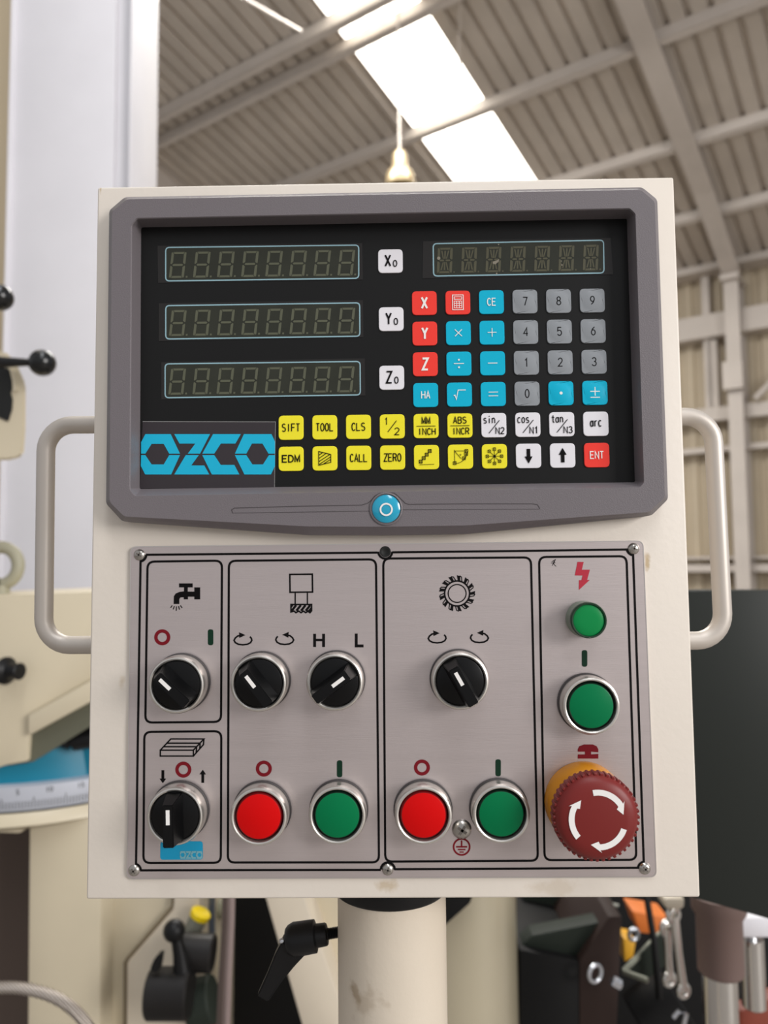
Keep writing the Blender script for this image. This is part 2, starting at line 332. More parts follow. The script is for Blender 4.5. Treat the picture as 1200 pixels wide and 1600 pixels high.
d = sheet_mesh('roof_sheet', (7.6, 9.0), [(b_sky0, 0), (b_sky1, 0)], roof_m); obj('roof_sheet', d, None, ceiling)
# little dark gaps where the ribs pass over the purlins are real: the purlins touch only the pans
for a in (-.9, .5, 2.0, 3.3, 4.34, 4.58, 5.62, 6.75, 7.75):
    bm = bmesh.new(); t = .06; dpt = .098 if a != 4.34 else .115
    for (a0, a1, z0, z1) in ((a, a+.012, -dpt, -.001), (a, a+t, -dpt-.004, -dpt+.008), (a, a+t, -.01, -.001)):
        pts = [bm.verts.new(H(x, b, zr(a)+z-SLOPE*(x-a))) for x in (a0, a1) for b in (-10, 1.8) for z in (z0, z1)]
        for f in ((0, 1, 3, 2), (4, 6, 7, 5), (0, 4, 5, 1), (2, 3, 7, 6), (0, 2, 6, 4), (1, 5, 7, 3)): bm.faces.new([pts[i] for i in f])
    bmesh.ops.recalc_face_normals(bm, faces=bm.faces); obj('purlin', bm, steel_paint, ceiling)
def rafter(bl, br, drop=0):                      # I-beam with a haunch towards the knee
    prof = [(-1.5, 5.76), (3.9, 4.50), (7.4, 3.56), (8.6, 3.10)]; prof = [(a, z-drop) for a, z in prof]; bm = bmesh.new()
    def strip(zf0, zf1, b0, b1):
        rows = []
        for a, z in prof:
            rows.append([bm.verts.new(H(a, b, zz)) for b, zz in ((b0, zf0(a, z)), (b1, zf0(a, z)), (b1, zf1(a, z)), (b0, zf1(a, z)))])
        for A, B in zip(rows, rows[1:]):
            for i in range(4): bm.faces.new((A[i], A[(i+1) % 4], B[(i+1) % 4], B[i]))
        bm.faces.new(rows[0]); bm.faces.new(rows[-1])
    bc = (bl+br)/2
    strip(lambda a, z: z, lambda a, z: z+.012, bl, br)
    strip(lambda a, z: z+.012, lambda a, z: max(zr(a)-.012, z+.03), bc-.005, bc+.005)
    strip(lambda a, z: max(zr(a)-.012, z+.03), lambda a, z: max(zr(a)-.002, z+.04), bl, br)
    bmesh.ops.recalc_face_normals(bm, faces=bm.faces); return obj('rafter', bm, steel_paint, ceiling)
rafter(-1.5, -1.32); rafter(-6.58, -6.40, .24)
# thin tie rods and conduit under the roof
tube_obj('tie_rod', [H(4.0, -2.15, zr(4.0)-.02), H(5.25, -2.9, zr(5.25)-.08)], .012, steel_paint, ceiling, 8)
tube_obj('conduit', [P(378, -4, 6.0), P(470, 49, 6.6)], .016, steel_paint, ceiling, 8)
tube_obj('conduit', [H(4.62, -3.72, zr(4.62)-.01), H(6.9, -3.72, zr(6.9)-.01)], .02, steel_paint, ceiling, 8)

wall_far = bpy.data.objects.new('wall_far', None); COL.objects.link(wall_far); wall_far['kind'] = 'structure'
AW = 8.95
def wall_sheet_mesh(z0, z1):
    bm = bmesh.new(); pr = []
    for i in range(4):
        s = i*RP; pr += [(s, 0), (s+.085, 0), (s+.100, .03), (s+.148, .03)]
    pr.append((4*RP, 0)); lo = [bm.verts.new(H(AW+d_, b, z0)) for b, d_ in pr]; hi = [bm.verts.new(H(AW+d_, b, z1)) for b, d_ in pr]
    for i in range(len(pr)-1): bm.faces.new((lo[i], lo[i+1], hi[i+1], hi[i]))
    d = bpy.data.meshes.new('wall_sheet'); bm.to_mesh(d); bm.free(); d.materials.append(wall_m); return d
ws = wall_sheet_mesh(-.93, 3.3)
for i in range(20):
    o = bpy.data.objects.new('wall_sheet', ws); COL.objects.link(o); o.parent = wall_far; o.location = HB*((-10+i*W4)*1.5)
for z0, z1, dd in ((2.52, 2.78, .16), (1.57, 1.72, .12), (1.22, 1.28, .1), (.02, .05, .09), (-.12, -.04, .14)):
    hbox('girt', AW-dd-.06, AW-.01, -10, 1.8, z0, z1, steel_paint, wall_far)
hbox('girt', AW-.3, AW-.02, -10, 1.8, 3.26, 3.34, steel_paint, wall_far)
for b, wd in ((-1.5, .15), (-6.62, .15)):
    bm = bmesh.new()
    for a0, a1, b0, b1, z0, z1 in ((8.58, 8.60, b, b+wd, -.93, 3.12), (8.60, 8.90, b+wd/2-.006, b+wd/2+.006, -.93, 3.12), (8.88, 8.90, b, b+wd, -.93, 3.12), (8.50, 8.92, b-.02, b+wd+.02, 3.06, 3.12), (8.50, 8.58, b-.03, b+wd+.02, 1.85, 2.15)):
        pts = [bm.verts.new(H(x, y, z)) for x in (a0, a1) for y in (b0, b1) for z in (z0, z1)]
        for f in ((0, 1, 3, 2), (4, 6, 7, 5), (0, 4, 5, 1), (2, 3, 7, 6), (0, 2, 6, 4), (1, 5, 7, 3)): bm.faces.new([pts[i] for i in f])
    bmesh.ops.recalc_face_normals(bm, faces=bm.faces); obj('column', bm, steel_paint, wall_far)
hbox('post', AW-.14, AW-.02, -1.78, -1.70, -.93, 3.3, steel_paint, wall_far)
hbox('post', AW-.14, AW-.02, -1.74, -1.64, 1.72, 2.5, steel_paint, wall_far)
bm = bmesh.new(); tube(bm, [H(8.7, -1.25, 1.75), H(8.7, -.6, 2.35)], .05, 6); obj('brace', bm, steel_paint, wall_far)

lamp = thing('pendant_lamp', 'small brass coloured dome pendant lamp hanging below the roof skylight', 'lamp', P(625, 262, 8.2))
c0 = P(625, 283, 8.2)
lathe_obj('shade', [(.02, .36), (.05, .355), (.075, .33), (.085, .30), (.092, .16), (.105, .14), (.135, .115), (.160, .07), (.168, .02), (.165, -.03), (.16, -.06), (.155, -.05), (.16, .02), (.12, .11), (.03, .13)], c0, (0, 0, 1), mat('lamp_shade_gold', rgb(192, 172, 136), 0.3, metal=0.6), lamp, 32)
top = c0+Vector((0, 0, .35)); _a = (top-EYE).dot(HA)/1.5-.3296
tube_obj('cable', [top, Vector((top.x, top.y, 1.4+1.5*zr(_a)-.005))], .012, steel_paint, lamp, 8)

# ------------------------------------------------------------------ neighbours on the left: pillar, cabinet, milling machine
pil = thing('steel_pillar', 'tall pale lavender steel pillar behind the control panel, left of it', 'pillar', (P(100, 890, 2.3).x, 2.3, 0))
xl, xr = P(12, 300, 2.2).x, P(203, 300, 2.2).x
def vplate(name, x0, x1, y0, y1, m, parent, z1=7.6, bev=.004): return bbox_obj(name, (x0, y0, 0), (x1, y1, z1), m, parent, bev)
vplate('face_plate', xl, P(178, 200, 2.22).x, 2.22, 2.24, pillar_white, pil)
vplate('rolled_edge', P(178, 200, 2.22).x, xr-.008, 2.235, 2.255, pillar_white, pil)
vplate('flange', xr-.008, xr, 2.20, 2.50, pillar_white, pil)
vplate('flange', xl-.006, xl+.004, 2.20, 2.50, pillar_white, pil)
cab = tag(bbox_obj('machine_cabinet', (-1.9, 2.6, 0), (P(24, 300, 2.6).x+.04, 3.2, 5.2), beige, bev=.01), 'beige sheet metal cabinet edge at the far left behind the pale pillar', 'cabinet')

mill = thing('milling_machine', 'cream and teal milling machine standing behind the panel at lower left', 'machine', (-.9, 1.3, 0))
prism_px('ram', [(-420, 945), (165, 923), (165, 1072), (137, 1082), (46, 1140), (43, 1190), (10, 1196), (-420, 1330)], .95, 1.35, machine_cream, mill, bev=.004)
prism_px('ram_flange', [(44, 1118), (165, 1050), (165, 1084), (44, 1150)], .935, .97, machine_cream, mill, bev=.003)
prism_px('dovetail', [(14, 1150), (165, 1072), (165, 1120), (52, 1190), (14, 1196)], .96, 1.3, olive, mill)
kb = P(14, 1045, .95)
lathe_obj('lock_knob', [(0, 0), (.0236, 0), (.0236, .003), (.020, .006), (.014, .010), (.0128, .016), (.0135, .028), (.0145, .032), (.012, .034), (0, .034)], kb+Vector((.006, -.024, 0)), (.94, -.34, 0), black_plastic, mill, 32)
RC = Vector((-.742, 1.246, 0)); zt = P(0, 1229, .95).z; zb = P(0, 1272, .95).z
lathe_obj('turret', [(0, .16), (.22, .16), (.272, .12), (.285, .0), (0, 0)], (RC.x, RC.y, zt), (0, 0, 1), teal, mill, 64)
prism_px('turret_block', [(50, 1160), (90, 1132), (190, 1100), (190, 1216), (50, 1222)], 1.02, 1.3, teal, mill, bev=.008)
prism_px('turret_block', [(-200, 1190), (48, 1185), (48, 1226), (-200, 1226)], 1.0, 1.3, teal, mill, bev=.004)
b0 = P(98, 1160, .99); b1 = P(142, 1153, .99)
lathe_obj('clamp_bolt', [(0, 0), (.010, 0), (.013, .008), (.010, .014), (.010, .02), (.018, .022), (.018, .06), (0, .06)], b0, (b1-b0).normalized(), black_plastic, mill, 24)
tube_obj('clamp_bolt', [P(42, 1182, .97), P(22, 1184, .97)], .006, black_plastic, mill, 12)
def ringmesh():
    return [( .288, 0), (.296, .001), (.298, .006), (.298, zt-zb-.004), (.292, zt-zb), (.27, zt-zb)]
sr = lathe_obj('scale_ring', ringmesh(), (RC.x, RC.y, zb), (0, 0, 1), mat('satin_scale', rgb(200, 204, 214), .35, metal=.35), mill, 128)
bm = bmesh.new()
for i in range(-70, 91):
    a = math.radians(i-90); L = .012 if i % 10 else .018
    M = Matrix.Translation((RC.x, RC.y, zb+.006)) @ Matrix.Rotation(a, 4, 'Z'); box(bm, (.2975, -.0006, 0), (.2985, .0006, L), M)
obj('graduation', bm, ink, sr, kind='stuff')
bmt = bmesh.new()
for i, s in ((-15, '5'), (5, '0'), (15, '5'), (25, '10'), (35, '15')):
    vs, fs, x0, x1, y0, y1 = glyphs(s, 0); a = math.radians(i-90); M = Matrix.Translation((RC.x, RC.y, zb+.030)) @ Matrix.Rotation(a, 4, 'Z')
    vv = [bmt.verts.new(M @ Vector((.2986, (x-(x0+x1)/2)*.013, (y-y0)*.013))) for x, y in vs]
    for f in fs: bmt.faces.new([vv[k_] for k_ in f])
obj('scale_figures', bmt, ink, sr)
lathe_obj('column_collar', [(.30, 0), (.305, -.006), (.31, -.02), (.29, -.03), (0, -.03)], (RC.x, RC.y, zb-.001), (0, 0, 1), machine_cream, mill, 96)
prism_px('column_body', [(44, 1272), (215, 1252), (142, 1262), (142, 1700), (44, 1700)][0:1]+[(160, 1262), (155, 1750), (40, 1750)], 1.0, 1.5, machine_cream, mill, bev=.008)
prism_px('column_lip', [(-60, 1300), (-60, 1276), (50, 1272), (46, 1290), (30, 1303)], .985, 1.2, machine_cream, mill, bev=.004)
prism_px('column_recess', [(-200, 1295), (50, 1295), (50, 1750), (-200, 1750)], 1.12, 1.5, mat('recess_brown', rgb(84, 70, 62), .6), mill)
prism_px('column_side', [(142, 1250), (300, 1250), (330, 1750), (142, 1750)], 1.06, 1.5, machine_cream, mill, bev=.006)
prism_px('access_door', [(198, 1505), (270, 1422), (272, 1400), (312, 1400), (312, 1750), (196, 1750)], 1.035, 1.07, cream_dull, mill, bev=.004)
prism_px('door_gap', [(193, 1503), (268, 1416), (268, 1396), (314, 1396), (314, 1750), (192, 1750)], 1.045, 1.062, mat('door_gap', rgb(120, 106, 84), .6), mill)
hd = [(P(u, v, .9)) for u, v in ((-60, 552), (8, 548), (26, 568), (40, 600), (40, 668), (37, 712), (20, 719), (-60, 722))]
bm = bmesh.new(); prism(bm, hd, P(30, 640, 1.1)-P(30, 640, .9)); bmesh.ops.bevel(bm, geom=list(bm.edges), offset=.004, segments=2, affect='EDGES', clamp_overlap=True)
head = thing('drill_head', 'cream machine head with black lever and ball knobs, cropped by the left edge', 'machine head', hd[5])
smooth(obj('head_casing', bm, machine_cream, head))
prism_px('opening', [(-30, 572), (12, 575), (19, 590), (19, 605), (16, 612), (19, 624), (18, 640), (12, 658), (-30, 640)], .897, .902, cavity, head)
prism_px('opening_rim', [(14, 574), (24, 582), (27, 610), (20, 612), (19, 595)], .896, .904, machine_cream, head)
tube_obj('lever', [P(-20, 566, .86), P(20, 566, .86), P(50, 566.5, .86)], .007, black_gloss, head, 16, rads=[.011, .008, .006])
ball_obj('ball_knob', P(66, 567, .86), .0222, black_gloss, head)
ball_obj('ball_knob', P(0, 465, .86), .0222, black_gloss, head)
tube_obj('lever', [P(-30, 520, .88), P(-6, 475, .86)], .007, black_gloss, head)
bm = bmesh.new(); cc = P(2, 884, 1.0); rr = 29/1200*1.4
tube(bm, [cc+Vector((math.cos(a)*rr*.93, 0, math.sin(a)*rr)) for a in [math.radians(x) for x in range(-80, 261, 10)]], .0115, 16)
tube(bm, [cc+Vector((0, 0, -rr-.002)), cc+Vector((0, 0, -rr-.026))], .016, 16)
tag(smooth(obj('lifting_eye', bm, mat('lifting_eye_paint', rgb(160, 156, 134), .5)), 60), 'grey-green lifting eye standing on the cream ram at the left edge', 'lifting eye')
# braided hose
pts = [P(u, v, .75) for u, v in ((-60, 1546), (-20, 1544), (20, 1543), (50, 1547), (80, 1556), (105, 1570), (125, 1588), (142, 1612), (150, 1640))]
sm = []
for i in range(len(pts)-1):
    for k in range(6):
        t = k/6; p0 = pts[max(i-1, 0)]; p1 = pts[i]; p2 = pts[i+1]; p3 = pts[min(i+2, len(pts)-1)]
        sm.append(.5*((2*p1)+(p2-p0)*t+(2*p0-5*p1+4*p2-p3)*t*t+(3*p1-p0-3*p2+p3)*t**3))
hose_m = mat('braided_steel', rgb(168, 156, 144), .4, metal=.8)
nt = hose_m.node_tree; wv = nt.nodes.new('ShaderNodeTexWave'); wv.inputs['Scale'].default_value = 110; wv.bands_direction = 'DIAGONAL'
tc_ = nt.nodes.new('ShaderNodeTexCoord'); nt.links.new(tc_.outputs['Object'], wv.inputs['Vector'])
rp = nt.nodes.new('ShaderNodeValToRGB'); rp.color_ramp.elements[0].color = rgb(96, 86, 78); rp.color_ramp.elements[1].color = rgb(214, 204, 194)
nt.links.new(wv.outputs[0], rp.inputs[0]); nt.links.new(rp.outputs[0], nt.nodes['Principled BSDF'].inputs['Base Color'])
bp_ = nt.nodes.new('ShaderNodeBump'); bp_.inputs['Strength'].default_value = .8; bp_.inputs['Distance'].default_value = .001; nt.links.new(wv.outputs[0], bp_.inputs['Height']); nt.links.new(bp_.outputs[0], nt.nodes['Principled BSDF'].inputs['Normal'])
tag(tube_obj('braided_hose', sm, .0082, hose_m), 'braided steel hose arching in the bottom left corner', 'hose')

# feed levers in front of the machine, below the panel at left
fg = thing('feed_gearbox', 'black lever gearbox with ball handle in front of the cream machine door', 'gearbox', P(285, 1590, .95))
def cyl_px(name, u0, v0, u1, v1, rpx, y, m, parent, n=32, **k):
    a = P(u0, v0, y); b = P(u1, v1, y); r = rpx/1200*(y+.4); L = (b-a).length; e = min(.003, r*.2)
    return lathe_obj(name, [(0, 0), (r-e, 0), (r, e), (r, L-e), (r-e, L), (0, L)], a, (b-a).normalized(), m, parent, n, **k)
bkm = mat('gearbox_black', rgb(30, 28, 27), .45, spec=.3)
cyl_px('gear_housing', 233, 1552, 298, 1552, 36, .93, bkm, fg)
cyl_px('gear_housing', 284, 1487, 334, 1490, 27, .97, bkm, fg)
cyl_px('gear_hub', 296, 1570, 334, 1560, 34, .985, green_dark, fg)
tube_obj('lever_arm', [P(276, 1466, .93), P(281, 1490, .93), P(286, 1525, .93)], .007, black_plastic, fg, rads=[.0095, .0115, .016])
ball_obj('ball_knob', P(272, 1454, .92), .0182, black_plastic, fg)
bm = bmesh.new(); prism(bm, [P(u, v, .91) for u, v in ((236, 1517), (235, 1512), (240, 1500), (248, 1491), (254, 1490), (252, 1503), (250, 1514), (246, 1520))], (0, .012, 0)); obj('small_lever', bm, black_plastic, fg)
bt = thing('capped_tube', 'tilted grey tube with a bright yellow cap under the panel', 'tube', P(300, 1465, 1.0))
a = P(296, 1463, 1.014); b = P(311, 1433, 1.014); ax = (b-a).normalized()
lathe_obj('tube_body', [(0, 0), (.013, 0), (.016, .01), (.0165, (b-a).length)], a, ax, mat('grey_green_plastic', rgb(120, 120, 108), .4), bt)
lathe_obj('cap', [(.018, 0), (.0185, .002), (.0185, .009), (.016, .011), (.009, .008), (0, .008)], b, ax, yellow, bt)
tag(cyl_px('steel_rod', 331, 1380, 331, 1466, 5, 1.05, mat('blue_grey_rod', rgb(92, 100, 112), .35, metal=.4), None), 'thin blue-grey upright rod right of the yellow cap', 'rod')
cb = thing('conduit_pair', 'pair of mauve-grey flexible cables hanging side by side under the panel', 'cable', P(352, 1600, .8))
tube_obj('cable', [P(362, 1380, .8), P(361, 1440, .8), P(357, 1520, .8), P(353, 1640, .8)], .0055, mauve, cb)
tube_obj('cable', [P(353, 1380, .82), P(352, 1440, .82), P(346, 1540, .82), P(342, 1640, .82)], .0055, mat('cable_dark', rgb(98, 84, 78), .45), cb)
tag(cyl_px('round_box', 310, 1420, 318, 1420, 14, 1.2, mat('pale_olive', rgb(140, 138, 116), .5), None), 'small pale olive round part behind the yellow capped tube', 'part')
bpy.data.objects['round_box'].location = P(345, 1420, 1.2)-P(314, 1420, 1.2)
tag(prism_px('red_block', [(318, 1590), (334, 1584), (338, 1700), (318, 1700)], .98, 1.03, red_paint, None, .004), 'red painted block at the bottom edge beside the black gearbox', 'block')
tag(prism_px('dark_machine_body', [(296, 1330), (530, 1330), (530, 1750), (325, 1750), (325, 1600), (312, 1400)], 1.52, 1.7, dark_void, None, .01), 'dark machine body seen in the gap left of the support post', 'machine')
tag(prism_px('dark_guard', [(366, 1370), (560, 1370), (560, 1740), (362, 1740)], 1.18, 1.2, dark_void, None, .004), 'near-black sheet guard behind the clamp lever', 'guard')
arm = thing('machine_stand', 'cream slanting machine stand behind the clamp lever, left of the post', 'stand', P(500, 1600, .9))
prism_px('slanted_leg', [(405, 1370), (465, 1370), (540, 1590), (545, 1720), (508, 1720), (472, 1604)], .86, .95, cream_dull, arm, .004)
prism_px('web_plate', [(450, 1370), (600, 1370), (600, 1720), (535, 1720), (532, 1590)], .93, .95, machine_cream, arm, .002)

# ------------------------------------------------------------------ right of the post
_r = P(808, 1500, 1.02).x-P(716, 1500, 1.02).x
tag(lathe_obj('round_column', [(0, 0), (_r, 0), (_r, 1.13), (_r-.01, 1.14), (0, 1.14)], (P(716, 1500, 1.02).x, 1.02, 0), (0, 0, 1), mat('glossy_column', rgb(172, 162, 138), .38, coat=1, var=.08, vscale=5), None, 64), 'rounded cream machine column standing right behind the support post', 'machine column')
tag(prism_px('slanted_cover', [(690, 1370), (748, 1370), (735, 1412), (690, 1452)], .87, .925, dark_void, None, .003), 'dark slanted cover tucked between the post and the rounded column', 'cover')
tag(prism_px('backdrop_cabinet', [(800, 1330), (1230, 1330), (1230, 1740), (800, 1740)], 1.55, 1.75, dark_void, None, .01), 'large dark cabinet behind the tools at lower right', 'cabinet')
tb = thing('tool_box', 'open dark tool cabinet with brown side below the panel at right', 'tool cabinet', P(880, 1590, 1.0))
prism_px('box_front', [(812, 1484), (905, 1502), (905, 1740), (812, 1740)], 1.0, 1.3, dark_void, tb, .003)
prism_px('box_side', [(905, 1502), (952, 1432), (972, 1432), (958, 1740), (905, 1740)], 1.0, 1.28, brown_dark, tb, .003)
prism_px('shelf', [(812, 1480), (832, 1462), (944, 1440), (952, 1428), (904, 1504)], 1.02, 1.06, green_dark, tb, .002)
prism_px('upper_tray', [(815, 1390), (950, 1390), (965, 1432), (930, 1446), (870, 1452), (826, 1446)], 1.22, 1.26, green_dark, tb, .003)
tube_obj('tray_rim', [P(830, 1447, 1.2), P(875, 1453, 1.2), P(930, 1446, 1.2)], .006, dark_void, tb)
tube_obj('tray_rim', [P(912, 1403, 1.2), P(966, 1415, 1.2)], .003, mat('pale_rim', rgb(150, 150, 140), .4), tb)
def torus_px(name, u, v, rpx, tpx, y, m, tilt=0.0, parent=None):
    c = P(u, v, y); k = (y+.4)/1200; bm = bmesh.new()
    ring = [c+Vector((math.cos(t)*rpx*k*math.cos(tilt), math.cos(t)*rpx*k*math.sin(tilt), math.sin(t)*rpx*k)) for t in [2*math.pi*i/32 for i in range(33)]]
    tube(bm, ring, tpx*k, 12, cap=False); return smooth(obj(name, bm, m, parent), 60)
tag(torus_px('metal_ring', 930, 1521, 12, 3.2, .97, steel, .5), 'shiny metal ring hanging on the brown cabinet side', 'ring')
tag(torus_px('metal_ring', 990, 1460, 8, 3, 1.1, steel, .3), 'small steel ring in front of the orange box', 'ring')
cyl_px('hex_bolt', 956, 1532, 970, 1540, 8, .97, steel, tb, n=6)
tag(prism_px('orange_box', [(988, 1424), (1045, 1434), (1040, 1462), (1000, 1458)], 1.25, 1.32, orange, None, .003), 'orange cardboard box behind the tools at lower right', 'box')
tag(prism_px('yellow_box', [(974, 1466), (994, 1470), (990, 1496), (976, 1504)], 1.2, 1.25, mat('amber_plastic', rgb(214, 158, 40), .5), None, .003), 'small amber box below the orange box', 'box')
tr = thing('folded_tray', 'dark green open angle tray leaning among the tools', 'tray', P(1000, 1530, 1.05))
tube_obj('tray_edge', [P(974, 1518, 1.05), P(1040, 1450, 1.12)], .005, mat('tray_metal', rgb(120, 122, 108), .4, metal=.3), tr)
tube_obj('tray_edge', [P(974, 1518, 1.05), P(1012, 1532, 1.02)], .005, MATS['tray_metal'], tr)
prism_px('tray_panel', [(976, 1516), (1038, 1456), (1050, 1500), (1012, 1530)], 1.07, 1.075, green_dark, tr)
def spanner(pa, pb, y, label):
    t = thing('spanner', label, 'spanner', P(*pb, y), 'spanners hanging at lower right')
    a, b = P(*pa, y), P(*pb, y)
    tube_obj('shank', [a, a.lerp(b, .5), b], .006, chrome, t, 10, rads=[.009, .0065, .0075])
    for q, r_ in ((pa, 9), (pb, 8)): torus_px('jaw', q[0], q[1], r_, 4.5, y, chrome, .4, t)
spanner((1052, 1430), (1068, 1548), .95, 'chrome ring spanner hanging left of the brown quill')
spanner((1042, 1450), (1046, 1530), 1.0, 'duller spanner hanging behind the chrome ring spanner')
tag(prism_px('rag', [(1038, 1404), (1070, 1404), (1070, 1418), (1060, 1424), (1040, 1420)], .93, .97, cream_dull, None, .004), 'cream rag end hanging just under the panel corner', 'rag')
tag(tube_obj('dark_cable', [P(1010, 1400, 1.1), P(1022, 1470, 1.05), P(1030, 1560, 1.05)], .006, dark_void), 'dark cable running down in front of the orange box', 'cable')
tag(tube_obj('wire_loop', [P(1052, 1590, .95), P(1060, 1580, .95), P(1072, 1584, .95), P(1064, 1620, .95)], .004, steel), 'bent bright wire at the bottom edge left of the chrome column', 'wire')
tag(cyl_px('dark_motor', 1000, 1600, 1060, 1560, 45, 1.15, dark_void, None), 'dark rounded motor below the hanging spanners', 'motor')

tag(prism_px('dark_screen_back', [(1020, 922), (1290, 922), (1290, 1462), (1093, 1406), (1020, 1386)], .50, .53, dark_sheet, None, .003), 'large dark green-black sheet cover standing right of the panel', 'cover')
qd = thing('drilling_quill', 'brown cylindrical quill on a chrome spindle at lower right', 'quill', P(1125, 1610, .75))
def vcyl(name, u, v0, v1, rpx, y, m, parent, flare=0):
    k = (y+.4)/1200; p = P(u, v0, y); q = P(u, v1, y); r = rpx*k; h = p.z-q.z
    return lathe_obj(name, [(0, 0), (r+flare, 0), (r+flare, -.02) if flare else (r, -.002), (r, -.03 if flare else -.004), (r, -h+.003), (r-.003, -h), (0, -h)], p, (0, 0, 1), m, parent, 40)
vcyl('quill_sleeve', 1122, 1398, 1520, 33, .75, brown_iron, qd, .006)
vcyl('spindle', 1124, 1515, 1660, 25, .75, chrome, qd)
qr = thing('guide_rod', 'thin chrome rod with a white bracket at the right edge', 'guide rod', P(1175, 1590, .8))
vcyl('rod', 1174, 1465, 1575, 17, .8, chrome, qr)
vcyl('rod_head', 1172, 1450, 1476, 10, .8, steel, qr)
prism_px('bracket', [(1155, 1434), (1240, 1434), (1240, 1466), (1160, 1466)], .78, .9, pillar_white, qr, .004)
tag(prism_px('red_casting', [(1156, 1580), (1180, 1573), (1215, 1556), (1260, 1556), (1260, 1700), (1156, 1700)], .85, .88, red_paint, None, .006), 'red-brown painted casting under the chrome guide rod', 'casting')

# ------------------------------------------------------------------ support post
post = thing('support_post', 'cream round post with black collar and clamp lever carrying the panel', 'post', (P(613, 1500, .045).x, .045, 0))
stain = mat('post_enamel', rgb(214, 202, 184), .42, bump=.25, bscale=240, var=.05, vscale=8)
stain_spots(stain, [(P(570, 1570, .015), .012, .010, .3), (P(556, 1560, .015), .003, .007, .5)], rgb(140, 116, 84))
px_, ZB = post.location.x, 1.4-.16841
lathe_obj('tube', [(.0, 0), (.0303, 0), (.0303, ZB-.010), (0, ZB-.010)], (px_, .045, 0), (0, 0, 1), stain, post, 64)
lathe_obj('collar', [(0, 0), (.0318, 0), (.0322, -.002), (.0322, -.0105), (.0312, -.012), (0, -.012)], (px_-.0008, .045, ZB-.0005), (0, 0, 1), black_plastic, post, 64)
y_ = .045; k = (y_+.4)/1200
hub0 = P(448, 1470, y_); hub1 = P(537, 1455, y_); ax = (hub1-hub0).normalized(); u_ = k
lv = lathe_obj('clamp_hub', [(0, 0), (17*u_, 0), (21*u_, 4*u_), (24*u_, 12*u_), (23*u_, 44*u_), (20*u_, 45*u_), (16.5*u_, 46*u_), (16*u_, 60*u_), (14.5*u_, 62*u_), (8*u_, 62*u_), (8*u_, 64*u_)], hub0, ax, black_plastic, post, 40)
prof = []; t = 60*u_
while t < 96*u_: prof += [(8.4*u_, t), (7.2*u_, t+1.1*u_)]; t += 2.6*u_
lathe_obj('threaded_stud', prof, hub0, ax, black_gloss, post, 24, ang=20)
bm = bmesh.new()
def obox(bm, secs):                      # swept rectangular sections [(centre, half width dir, half depth dir)]
    rows = [[bm.verts.new(c+a_*sa+b_*sb) for sa, sb in ((-1, -1), (1, -1), (1, 1), (-1, 1))] for c, a_, b_ in secs]
    for A, B in zip(rows, rows[1:]):
        for i in range(4): bm.faces.new((A[i], A[(i+1) % 4], B[(i+1) % 4], B[i]))
    bm.faces.new(rows[0]); bm.faces.new(rows[-1]); bmesh.ops.recalc_face_normals(bm, faces=bm.faces)
dv = Vector((.87, 0, -.5)); dd = Vector((0, 1, 0))
obox(bm, [(P(461, 1474, y_), dv*20*u_, dd*15*u_), (P(446, 1496, y_), dv*17*u_, dd*11*u_), (P(430, 1524, y_), dv*12.5*u_, dd*8*u_), (P(411, 1558, y_), dv*9.5*u_, dd*7*u_)])
bmesh.ops.bevel(bm, geom=list(bm.edges), offset=2.5*u_, segments=3, affect='EDGES', clamp_overlap=True)
smooth(obj('clamp_handle', bm, black_plastic, post), 40)
lathe_obj('handle_screw', [(0, 3*u_), (3*u_, 3*u_), (4*u_, 0), (4*u_, -2*u_)], P(440, 1470, y_-.004), (-.9, -.45, 0), steel, post, 16)

# ------------------------------------------------------------------ control cabinet with its handles
cabn = thing('control_cabinet', 'cream enamelled steel control cabinet with a tubular handle on each side', 'control cabinet', (-.004, .045, ZB))
bm = bmesh.new(); box(bm, (-.1596, 0, ZB), (.15049, .09, 1.4+.20504)); bevel_all(bm, .0012, 3)
smooth(obj('housing', bm, cream, cabn), 35)
def arc_path(pts, r, n=8):
    out = [pts[0]]
    for i in range(1, len(pts)-1):
        p, a, b = pts[i], pts[i-1], pts[i+1]; A = p+(a-p).normalized()*r; B = p+(b-p).normalized()*r
        c = A+B-p
        for k in range(n+1):
            t = math.pi/2*k/n; out.append(c+(p-B)*math.cos(t)+(p-A)*math.sin(t) if False else c+(A-c)*math.cos(t)+(B-c)*math.sin(t))
    out.append(pts[-1]); return out
yh = .040
def handle(x_in, x_out, zt_, zb_, pts):
    tube_obj('handle', arc_path(pts, .0155), .0051, handle_m, cabn, 24)
handle(0, 0, 0, 0, [Vector((-.1590, yh, P(140, 664, yh).z)), Vector((P(71.5, 700, yh).x, yh, P(100, 664, yh).z)), Vector((P(69, 960, yh).x, yh, P(100, 1008, yh).z)), Vector((-.1590, yh, P(140, 1008, yh).z))])
handle(0, 0, 0, 0, [Vector((.1500, yh, P(1075, 651, yh).z)), Vector((P(1116, 720, yh).x, yh, P(1090, 651, yh).z)), Vector((P(1127, 900, yh).x, yh, P(1090, 1001, yh).z)), Vector((.1500, yh, P(1085, 1001, yh).z))])

